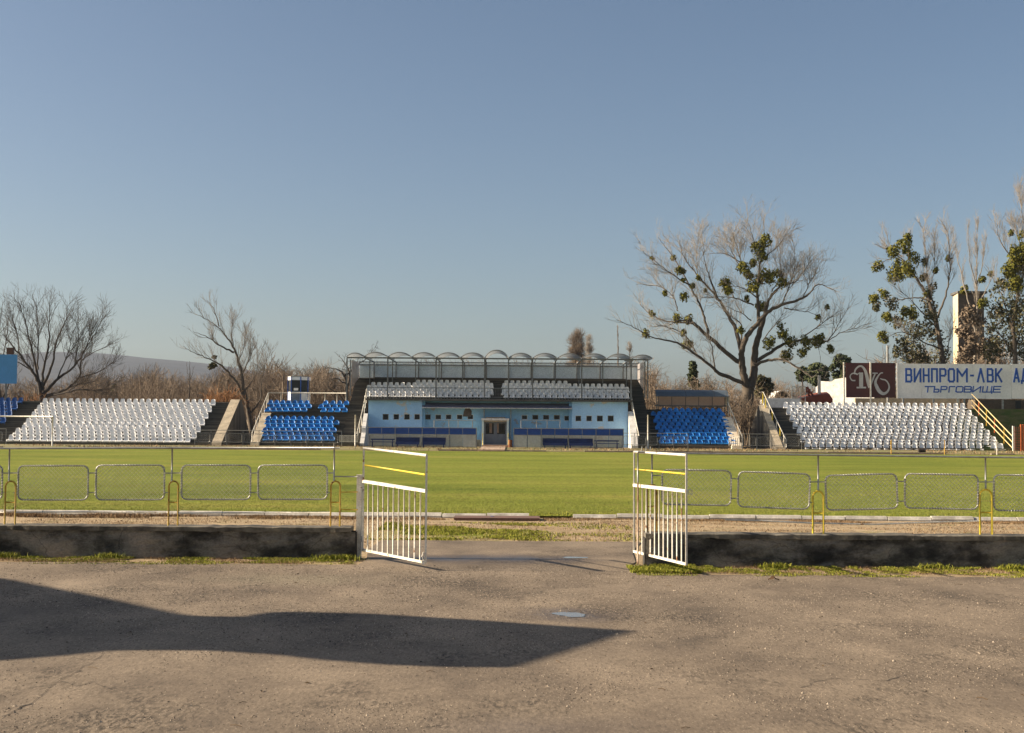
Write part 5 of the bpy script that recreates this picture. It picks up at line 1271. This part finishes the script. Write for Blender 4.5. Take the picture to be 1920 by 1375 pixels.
for zp, r0, r1, dd, dens in tr:
    o_ = T.limb_px(zp, z5, D, r0, r1, dd)
    if len(zp) > 3 or r0 < .2:
        if r0 > .3: st_ = len(o_)//3
        else: st_ = 0
        T.twigs(o_[st_:], min(r0, .07), 2.1*dens/.5, 2.6, 2, .18, .64)
big = T.finish('mistletoe_tree', 'huge bare poplar hung with mistletoe behind the gap right of the blue seats', 'tree', m_bark, m_paleb, (P(1400, 840, D).x, D, 0))
CL = [(1135,280,40),(1065,325,38),(1105,385,42),(1045,435,28),(975,475,42),(1010,520,30),(1140,530,52),(1040,600,42),(1230,515,35),(1255,575,35),(840,585,42),(870,635,32),(515,490,30),(470,395,18),(315,400,10),(545,680,30),(650,540,16),(600,600,18),(495,830,32),(580,840,32),(545,935,20),(270,945,26),(320,805,20),(580,1020,36),(1100,745,36),(1260,945,40),(1510,1000,46),(1400,1080,34),(1285,1100,40),(1320,1010,40),(1420,1000,30),(1600,1050,26),(1575,750,18),(1510,825,18),(1160,1020,40),(1000,690,18),(955,920,25),(700,630,12),(1090,545,34),(540,560,14),(410,655,16)]
rc = np.random.default_rng(3)
def clumps(parent, lst, f, D, sc, mt_, spread=1.5, name='mistletoe', leaf=.12, dens=55):
    for a, b, q in lst:
        c = np.array(P(*f(a, b), D+rc.uniform(-spread, spread))); rad = q/sc/F*D*1.38
        n_ = int(np.clip(dens*10*rad**2+60, 70, 900)); cm = clump(rc, c, rad*.86, int(n_*.7), leaf, 1.05)
        for kk in range(2):
            c2 = c+rc.normal(0, .38, 3)*rad; e_ = clump(rc, c2, rad*rc.uniform(.45, .62), int(n_*.25), leaf, 1.15); cm.addq(e_.v[0], np.arange(len(e_.v[0])).reshape(-1, 4))
        cm.build(name, mt_, parent)
clumps(big, CL, z5, D, 3.84, m_mist)
for o_ in big.children:
    pass

# --- right group
z8 = lambda a, b: (1600+a/3.819, 340+b/3.819)
T = Tree(41, .012); D = 116
for zp, r0, r1, dd, dens in [
 ([(650, 1500), (640, 1300), (620, 1150), (590, 1000), (540, 850), (500, 770), (440, 680), (400, 620), (340, 550), (240, 490), (150, 450)], .34, .02, 1, .5),
 ([(390, 600), (300, 550), (210, 580)], .08, .02, -1, .7), ([(350, 540), (260, 480), (175, 395)], .07, .015, 1, .7), ([(560, 860), (460, 835), (330, 850), (230, 880)], .10, .02, 1, .6),
 ([(620, 1150), (600, 980), (540, 760), (520, 560), (490, 320)], .13, .015, 1, .9), ([(600, 980), (660, 820), (690, 640), (680, 400), (640, 290)], .13, .015, -1, .9),
 ([(400, 620), (395, 480), (410, 350)], .06, .02, 0, .7), ([(540, 760), (580, 640), (575, 400)], .06, .015, 1, .9), ([(600, 1050), (500, 950), (420, 860), (300, 760)], .09, .02, -2, .6),
 ([(630, 1200), (500, 1150), (350, 1080), (180, 1150)], .10, .02, -2, .6), ([(650, 1300), (690, 1150), (720, 1000)], .08, .02, 1, .7)]:
    o_ = T.limb_px(zp, z8, D, r0, r1, dd); T.twigs(o_[len(o_)//5:], min(r0, .06), 4.0*dens, 2.0, 2, .28, .55)
t_ = T.finish('mistletoe_tree', 'tall bare poplar crowded with mistletoe behind the left half of the white billboard', 'tree', m_bark, m_paleb, (P(1770, 840, D).x, D, 0))
clumps(t_, [(285,505,45),(185,610,35),(320,620,38),(300,670,56),(390,400,28),(380,470,35),(430,540,40),(400,640,50),(330,435,18),(225,815,30),(150,845,35),(240,970,36),(370,935,35),(430,955,35),(210,1110,38),(540,790,38),(500,690,28),(680,550,20),(590,640,18),(510,570,22)], z8, D, 3.819, m_mist)
clumps(t_, [(270,870,45),(165,895,30),(330,1010,50),(430,1080,60),(350,1150,56),(450,1200,60),(540,880,56),(520,1060,60),(600,1120,60),(620,1250,70),(400,1250,50),(320,1220,40),(500,1280,60),(560,980,50)], z8, D, 3.819, m_ivy, 2, 'ivy', .14, 15)
T = Tree(43, .010); D = 120
for zp, r0, r1, dd, dens in [([(880, 1500), (870, 1300), (880, 1100), (885, 900), (882, 700), (885, 480), (890, 300)], .22, .015, 0, 1.2),
 ([(880, 1100), (830, 880), (780, 700), (740, 520), (720, 400)], .12, .012, 1, 1), ([(885, 900), (950, 780), (1010, 640)], .09, .012, -1, 1), ([(880, 760), (930, 560), (960, 380)], .08, .012, 1, 1.1), ([(882, 760), (830, 560), (820, 360)], .08, .012, -1, 1.1),
 ([(875, 1010), (800, 1040), (640, 1080)], .07, .012, -1, .7)]:
    o_ = T.limb_px(zp, z8, D, r0, r1, dd); T.twigs(o_[len(o_)//5:], min(r0, .05), 2.9*dens, 1.8, 2, .42, .42)
t_ = T.finish('poplar_tree', 'slender pale bare poplar standing before the tower block', 'tree', m_paleb, m_paleb, (P(1830, 840, D).x, D, 0))
clumps(t_, [(795,780,28),(920,705,22),(985,665,20),(930,870,36)], z8, D, 3.819, m_mist)
clumps(t_, [(830,950,60),(800,1080,60),(880,1150,70),(820,1230,70),(900,1010,50),(950,1180,60)], z8, D, 3.819, m_scrub, 2, 'dead_foliage', .2, 12)
T = Tree(44, .012); D = 114
for zp, r0, r1, dd, dens in [([(1160, 1500), (1160, 1300), (1150, 1000), (1180, 800), (1230, 600), (1260, 350), (1270, 50)], .30, .02, 0, 1.1),
 ([(1150, 1100), (1090, 900), (1040, 760), (1000, 700)], .10, .02, 1, .8), ([(1180, 800), (1130, 560), (1060, 440), (1020, 300)], .11, .012, -1, 1), ([(1230, 620), (1180, 400), (1130, 240)], .08, .012, 1, 1.1), ([(1250, 400), (1210, 250), (1190, 90)], .07, .012, 1, 1.1),
 ([(1160, 1240), (1000, 1060), (880, 1130)], .09, .02, -2, .6), ([(1160, 1200), (1230, 1000), (1330, 880)], .10, .02, 1, .8), ([(1240, 600), (1330, 450), (1360, 250)], .10, .02, 1, 1)]:
    o_ = T.limb_px(zp, z8, D, r0, r1, dd); T.twigs(o_[len(o_)//5:], min(r0, .06), 3.4*dens, 2.2, 2, .34, .5)
t_ = T.finish('mistletoe_tree', 'tall bare tree with dense green clumps at the right edge above the billboard', 'tree', m_bark, m_paleb, (P(1905, 840, D).x, D, 0))
clumps(t_, [(1180,520,62),(1150,600,55),(1190,600,60),(1110,640,50),(1215,380,24),(1130,370,22),(1240,500,60),(1160,750,60)], z8, D, 3.819, m_mist)
clumps(t_, [(1120,720,66),(1060,740,46),(1100,900,80),(1180,900,80),(1020,930,60),(1000,1060,50),(1130,1040,80),(1220,1060,80),(1060,1180,80),(1180,1200,80),(980,1220,60)], z8, D, 3.819, m_ivy, 2, 'ivy', .15, 14)

# --- left tree
z1 = lambda a, b: (a/4.045, 520+b/4.045)
T = Tree(51, .0125); D = 113
for zp, r0, r1, dd, dens in [([(318, 1290), (315, 1000), (312, 900)], .42, .36, 0, 0),
 ([(312, 910), (292, 800), (235, 700), (150, 590), (80, 500), (20, 430)], .22, .03, -1, 1), ([(305, 830), (262, 650), (230, 500), (190, 330), (135, 170)], .18, .02, 1, 1),
 ([(325, 860), (330, 700), (368, 520), (372, 350), (380, 210)], .17, .02, 0, 1), ([(330, 820), (400, 650), (430, 480), (500, 330), (510, 210)], .16, .02, -1, 1),
 ([(330, 890), (430, 780), (560, 680), (640, 560), (720, 430), (780, 300)], .18, .02, 1, 1), ([(340, 900), (480, 860), (600, 760), (620, 640), (730, 560), (900, 490)], .16, .015, -1.5, 1),
 ([(350, 910), (480, 880), (620, 850), (760, 850), (850, 790)], .12, .015, -2, 1), ([(290, 700), (285, 400), (275, 160)], .10, .015, 2, 1), ([(560, 680), (590, 520), (600, 300)], .09, .015, 1, 1),
 ([(640, 560), (700, 400), (735, 270)], .07, .012, 1, 1), ([(430, 780), (520, 560), (560, 330)], .09, .012, 2, 1), ([(235, 700), (120, 640), (20, 620)], .08, .015, -1, 1), ([(600, 760), (750, 720), (860, 640)], .08, .012, 1, 1), ([(150, 590), (120, 380), (60, 220)], .08, .012, 1, 1),
 ([(480, 860), (620, 800), (780, 760)], .07, .012, -2, 1)]:
    o_ = T.limb_px(zp, z1, D, r0, r1, dd)
    if dens: T.twigs(o_[len(o_)//6:], min(r0, .07), 2.7, 2.6, 2, .14, .55)
T.finish('bare_tree', 'spreading dark bare tree behind the far left white seats', 'tree', m_darkb, m_darkb, (P(78, 840, D).x, D, 0))
T = Tree(52, .017); D = 117
for zp, r0, r1, dd in [([(20, 1290), (10, 950), (-40, 700), (-60, 500)], .25, .05, 0), ([(10, 950), (70, 800), (120, 700)], .12, .02, 1), ([(-20, 760), (30, 560), (60, 330)], .12, .02, 1), ([(-40, 700), (-10, 450), (10, 250)], .12, .02, -1)]:
    o_ = T.limb_px(zp, z1, D, r0, r1, dd); T.twigs(o_[len(o_)//5:], min(r0, .09), 2.0, 2.0, 2, .16, .6)
T.finish('bare_tree', 'dark bare tree behind the light blue board at the left edge', 'tree', m_darkb, m_darkb, (P(3, 840, D).x, D, 0))
# --- leaning tree
z2_ = lambda a, b: (320+a/4.297, 540+b/4.297)
T = Tree(61, .011); D = 110
for zp, r0, r1, dd, dens in [([(650, 1290), (640, 1100), (620, 950), (590, 830), (570, 700), (540, 570), (500, 470), (430, 370), (350, 290), (220, 220)], .30, .02, 0, 1),
 ([(510, 520), (400, 470), (300, 400), (180, 350)], .11, .015, -1, .9), ([(600, 900), (540, 780), (480, 700), (400, 620), (300, 570), (180, 520), (100, 470)], .17, .015, -1.5, .8), ([(390, 310), (350, 180), (310, 120)], .07, .012, 1, 1),
 ([(640, 1020), (720, 900), (740, 700), (780, 560)], .11, .015, 1, 1), ([(500, 480), (490, 350), (495, 260)], .06, .012, 1, 1.2), ([(545, 600), (590, 480), (600, 360)], .06, .012, 1, 1.2), ([(570, 700), (640, 560), (650, 440)], .07, .012, -1, 1.2), ([(600, 830), (690, 680), (700, 500)], .07, .012, 1, 1.1),
 ([(360, 590), (330, 520), (300, 470)], .03, .01, 0, .5)]:
    o_ = T.limb_px(zp, z2_, D, r0, r1, dd); T.twigs(o_[len(o_)//5:], min(r0, .06), 3.2*dens, 2.0, 2, .24, .50)
t_ = T.finish('bare_tree', 'grey bare tree leaning left behind the concrete side wall of the left bank', 'tree', m_bark, mat('grey_twigs', (.20, .17, .14), (.14, .12, .10), 2, rough=.95), (P(470, 840, D).x, D, 0))
clumps(t_, [(350,560,14),(350,625,22),(320,640,16)], z2_, D, 4.297, m_ivy, .3, dens=50)
# --- gnarled tree left of the grandstand, drooping trees right of it
T = Tree(71, .018); D = 113
zz = lambda a, b: (a, b)
for zp, r0, r1, dd in [([(652, 840), (650, 740), (645, 705), (630, 692), (610, 690)], .22, .02, 0), ([(650, 740), (655, 700), (645, 680), (635, 665)], .12, .02, 1), ([(646, 706), (665, 690), (690, 668), (705, 650)], .12, .012, 2), ([(650, 720), (630, 710), (615, 715)], .08, .02, -1), ([(652, 760), (630, 735), (612, 728)], .08, .02, -1)]:
    o_ = T.limb_px(zp, zz, D, r0, r1, dd); T.twigs(o_[2:], min(r0, .08), 2.6, 1.3, 2, .08, .9, .3)
T.finish('gnarled_tree', 'gnarled dark bare tree just left of the grandstand canopy', 'tree', m_darkb, m_darkb, (P(652, 840, D).x, D, 0))

def thicket(name, label, cat, px0, px1, ytop, D, n_, seed, mt_, hvar=.3, droop=.0, twr=.015, base_z=0, group=None, dens=2.2, L0=1.6, spread=3, lvl=2):
    """a bank of separate thin stems; one bush-like thing"""
    T = Tree(seed, twr); r = T.r
    for i in range(n_):
        px = r.uniform(px0, px1); dd = D+r.uniform(-spread/2, spread/2); top = P(px, ytop(px) if callable(ytop) else ytop, dd).z*(1-r.uniform(0, hvar)); x = X_at(px, dd)
        n2 = 5; pts = [np.array([x, dd, base_z])]; d = norm(np.array([r.normal(0, .12), r.normal(0, .12), 1]))
        for k in range(n2): d = norm(d+r.normal(0, .10, 3)-np.array([0, 0, droop*k/n2])); pts.append(pts[-1]+d*(top-base_z)/n2)
        pts = np.array(pts); T.limb.tube(pts, np.linspace(.07, .015, n2+1), 4, cap=False); T.twigs(pts[1:], .04, dens, L0, lvl-1, .15-droop*.3, .7, .16, droop)
    return T.finish(name, label, cat, mt_, mt_, (X_at((px0+px1)/2, D), D, base_z), group)
thicket('willow_bush', 'brown bare drooping bush between the grandstand and the glazed shelter', 'bush', 1217, 1275, lambda p: 682, 112, 34, 81, m_scrub, .35, .5, dens=3.2)
thicket('willow_bush', 'tangled brown bush behind the middle of the glazed shelter', 'bush', 1300, 1362, lambda p: 690+abs(p-1325)*.3, 113, 34, 82, m_scrub, .35, .5, dens=3.2)
thicket('trunk_scrub', 'ivy and dead creeper tangled round the foot of the great tree', 'bush', 1372, 1412, lambda p: 742, 109.5, 26, 84, m_scrub, .3, .3, spread=1.5, dens=3)
thicket('scrub_bush', 'dark brown scrub right of the great tree trunk', 'bush', 1405, 1485, lambda p: 722, 116, 36, 85, m_scrub, .35, .3, dens=3)
thicket('russet_bush', 'russet brown bush behind the top of the left side wall', 'bush', 392, 448, lambda p: 728, 107.5, 40, 86, m_rust, .35, .3, base_z=1.5, spread=2, dens=3)
thicket('russet_bush', 'orange brown dry weeds behind the dark blue seats at the left edge', 'bush', 30, 84, lambda p: 735, 106.5, 34, 87, m_rust, .3, .3, base_z=1.5, spread=2, dens=3, L0=.9)
thicket('brown_shrub', 'brown shrub between the left white seats and the distant hill', 'bush', 240, 330, lambda p: 706+8*math.sin(p*.08), 125, 40, 88, m_scrub, .3, .1, dens=3)
thicket('dry_shrub', 'dry pale shrub heap behind the white billboard supports', 'bush', 1765, 1790, lambda p: 746, 108, 26, 89, m_rust, .2, .6, spread=1.2, L0=.8, dens=3)
def conifer(px, ytop, ybot, wpx, D, label, seed, name='conifer', mt_=None, round_=False, n_=16):
    t = empty(name, (X_at(px, D), D, 0), label, 'tree'); zt = P(px, ytop, D).z; zb = P(px, ybot, D).z; x = X_at(px, D); R = wpx/2/F*D
    r = np.random.default_rng(seed); MB().tube([(x, D, 0), (x, D, zt*.95)], np.array([.2, .05]), 7).build('trunk', m_darkb, t)
    mb = MB()
    for k in range(int(n_*2.6)):
        f = r.uniform(0, 1); rad = R*r.uniform(.5, 1.15)*(1-.75*f if not round_ else math.sqrt(max(.1, 1-(2*f-1)**2))); a = r.uniform(0, 2*PI)
        c = np.array([x+math.cos(a)*rad*.75, D+math.sin(a)*rad*.75, zb+(zt-zb)*f]); cm = clump(r, c, R*r.uniform(.2, .40), 60, .19, .55); mb.v += cm.v; mb.l += [q+mb.n for q in cm.l]; mb.t += cm.t; mb.n += cm.n
    mb.build('crown', mt_ or m_pine, t)
conifer(1299, 680, 727, 26, 118, 'dark green conifer behind the glazed shelter', 1, n_=20)
conifer(1533, 684, 722, 46, 140, 'rounded dark pine left of the brown billboard', 3, 'pine_tree', round_=True, n_=30)
conifer(1577, 666, 716, 44, 143, 'taller dark pine just left of the brown billboard', 4, 'pine_tree', round_=True, n_=26)
conifer(1505, 690, 715, 26, 146, 'small dark pine at the left of the pine group', 5, 'pine_tree', round_=True, n_=14)
conifer(1430, 706, 745, 40, 120, 'dark evergreen bush right of the great tree trunk', 6, 'evergreen_bush', m_ivy, True, 26)
conifer(213, 722, 746, 14, 150, 'small dark conifer below the distant hill', 7, n_=10)

# poplars far behind
def poplar(px, ytop, wpx, D, seed, label, mt_, name='poplar_tree'):
    T = Tree(seed, .018); zt = P(px, ytop, D).z; x = X_at(px, D); pts = np.array([[x, D, 0], [x, D, zt*.4], [x+.1, D, zt*.75], [x, D, zt]]); T.limb.tube(pts, np.array([.3, .2, .1, .03]), 6)
    T.twigs(pts[1:], .1, 6.0*(18/zt), wpx/F*D*.95, 2, .9 if name == 'poplar_tree' else .3, .35 if name == 'poplar_tree' else .8); T.finish(name, label, 'tree', mt_, mt_, (x, D, 0))
poplar(1157.5, 620, 13, 230, 91, 'slim pinkish poplar rising behind the right of the canopy', m_scrub)
poplar(1080, 640, 34, 240, 92, 'round reddish bare tree behind the canopy right of centre', m_scrub, 'round_tree')
poplar(1104, 642, 22, 235, 93, 'grey bare tree beside the round reddish tree behind the canopy', m_paleb, 'round_tree')
poplar(1180, 646, 16, 235, 94, 'faint bare tree behind the right end of the canopy', m_paleb, 'round_tree')
T = Tree(95, .014); D = 119
for zp, r0, r1, dd in [([(155, 1290), (150, 900), (155, 740), (152, 590)], .13, .02, 0), ([(152, 760), (135, 680), (128, 620)], .05, .012, 1), ([(155, 740), (175, 690), (185, 640)], .05, .012, -1)]:
    o_ = T.limb_px(zp, z2_, D, r0, r1, dd); T.twigs(o_[len(o_)//2:], .03, 1.3, .8, 1, .3, .6)
T.finish('dead_tree', 'thin dead tree standing behind the right half of the left white seats', 'tree', m_darkb, m_darkb, (P(355, 840, D).x, D, 0))

# distant woodland: one mass
def template(seed):
    T = Tree(seed, .024); pts = np.array([[0, 0, 0], [.1, 0, .3], [0, .1, .65], [.05, 0, .95]])*np.array([1, 1, 8.0]); T.limb.tube(pts, np.array([.13, .1, .07, .03]), 4, cap=False)
    T.twigs(pts, .06, 2.4, 3.0, 1, .16, .85); T.twigs(pts[1:], .05, 3.0, 1.8, 1, .15, .9)
    V = np.concatenate(T.limb.v+T.twig.v); L = []; off = 0
    for mbx, o in ((T.limb, 0), (T.twig, T.limb.n)): L += [q+o for q in mbx.l]
    return V, np.concatenate(L).reshape(-1, 4)
TP = [template(200+i) for i in range(7)]
def mass(n_, pxr, Dr, yfun, seed):
    r = np.random.default_rng(seed); mb = MB()
    for i in range(n_):
        px = r.uniform(*pxr); D = r.uniform(*Dr); x = X_at(px, D); top = P(px, yfun(px), D).z*r.uniform(.72, 1.04); V, Q = TP[r.integers(len(TP))]
        s_ = top/8.0; a = r.uniform(0, 2*PI); c, s2 = math.cos(a), math.sin(a); sw = s_*r.uniform(.9, 1.4)
        mb.addq(np.stack([(V[:, 0]*c-V[:, 1]*s2)*sw+x, (V[:, 0]*s2+V[:, 1]*c)*sw+D, V[:, 2]*s_], 1), Q)
    return mb
ytop = lambda p: 697+5*math.sin(p*.021)+4*math.sin(p*.057+1)+(10 if p < 420 else 0)+(8 if p < 230 else 0)
mb = mass(430, (150, 700), (128, 210), ytop, 1)
for q in (mass(150, (1180, 1700), (128, 200), lambda p: 722+4*math.sin(p*.05), 2), mass(90, (-60, 200), (122, 160), lambda p: 716+5*math.sin(p*.06), 3), mass(150, (700, 1230), (160, 240), lambda p: 692, 4), mass(90, (1640, 1990), (124, 150), lambda p: 668+8*math.sin(p*.05), 5), mass(110, (-900, -60), (122, 170), lambda p: 712+6*math.sin(p*.03), 6), mass(100, (1990, 2800), (124, 170), lambda p: 700+8*math.sin(p*.04), 7)):
    mb.v += q.v; mb.l += [x_+mb.n for x_ in q.l]; mb.t += q.t; mb.n += q.n
tag(mb.build('woodland', m_scrub), 'brown leafless woodland stretching behind the stands', 'woodland', kind='stuff')

# ------------------------------------------------------------------ hill
def hill():
    nx, ny = 90, 26; xs = np.linspace(-1500, 2600, nx); v = []; r = np.random.default_rng(5); D0 = 2300
    prof = {-1500: 25, -1150: 45, -1020: 62, -930: 92, -850: 122, -790: 132, -720: 122, -640: 114, -560: 106, -400: 80, -100: 45, 300: 34, 1200: 30, 2600: 30}
    ks = sorted(prof); hz = np.interp(xs, ks, [prof[k] for k in ks]); ph = r.random((6, 3))*6
    for j in range(ny):
        f = j/(ny-1)
        for i, x in enumerate(xs):
            n_ = sum(math.sin(x*.004*(k+1)+f*3*(k+1)+ph[k, 0])*1.0/(k+1) for k in range(6))
            rise = math.sin(min(1, f*1.35)*PI/2); v.append((x+n_*8, D0-900+f*1500, hz[i]*rise+n_*4*rise-1))
    q = [(j*nx+i, j*nx+i+1, (j+1)*nx+i+1, (j+1)*nx+i) for j in range(ny-1) for i in range(nx-1)]
    tag(MB().addq(v, q).build('hill', mat('wooded_hillside', (.030, .032, .040), (.052, .050, .055), .012, rough=1, fine=.4), smooth=True), kind='structure')
hill()
hz = MB().box((-3500, -40, -1.2), (3500, 3400, 190))
o = hz.build('haze', bpy.data.materials.new('haze_air')); tag(o, kind='stuff'); hm = o.data.materials[0]; hm.use_nodes = True; n = hm.node_tree
n.nodes.remove(n.nodes['Principled BSDF']); pv_ = n.nodes.new('ShaderNodeVolumePrincipled'); pv_.inputs['Color'].default_value = (.62, .78, 1.0, 1); pv_.inputs['Density'].default_value = .00008; pv_.inputs['Anisotropy'].default_value = .2
n.links.new(pv_.outputs[0], n.nodes['Material Output'].inputs['Volume'])
print('objects', len(bpy.data.objects), 'verts', sum(len(m_.vertices) for m_ in bpy.data.meshes))
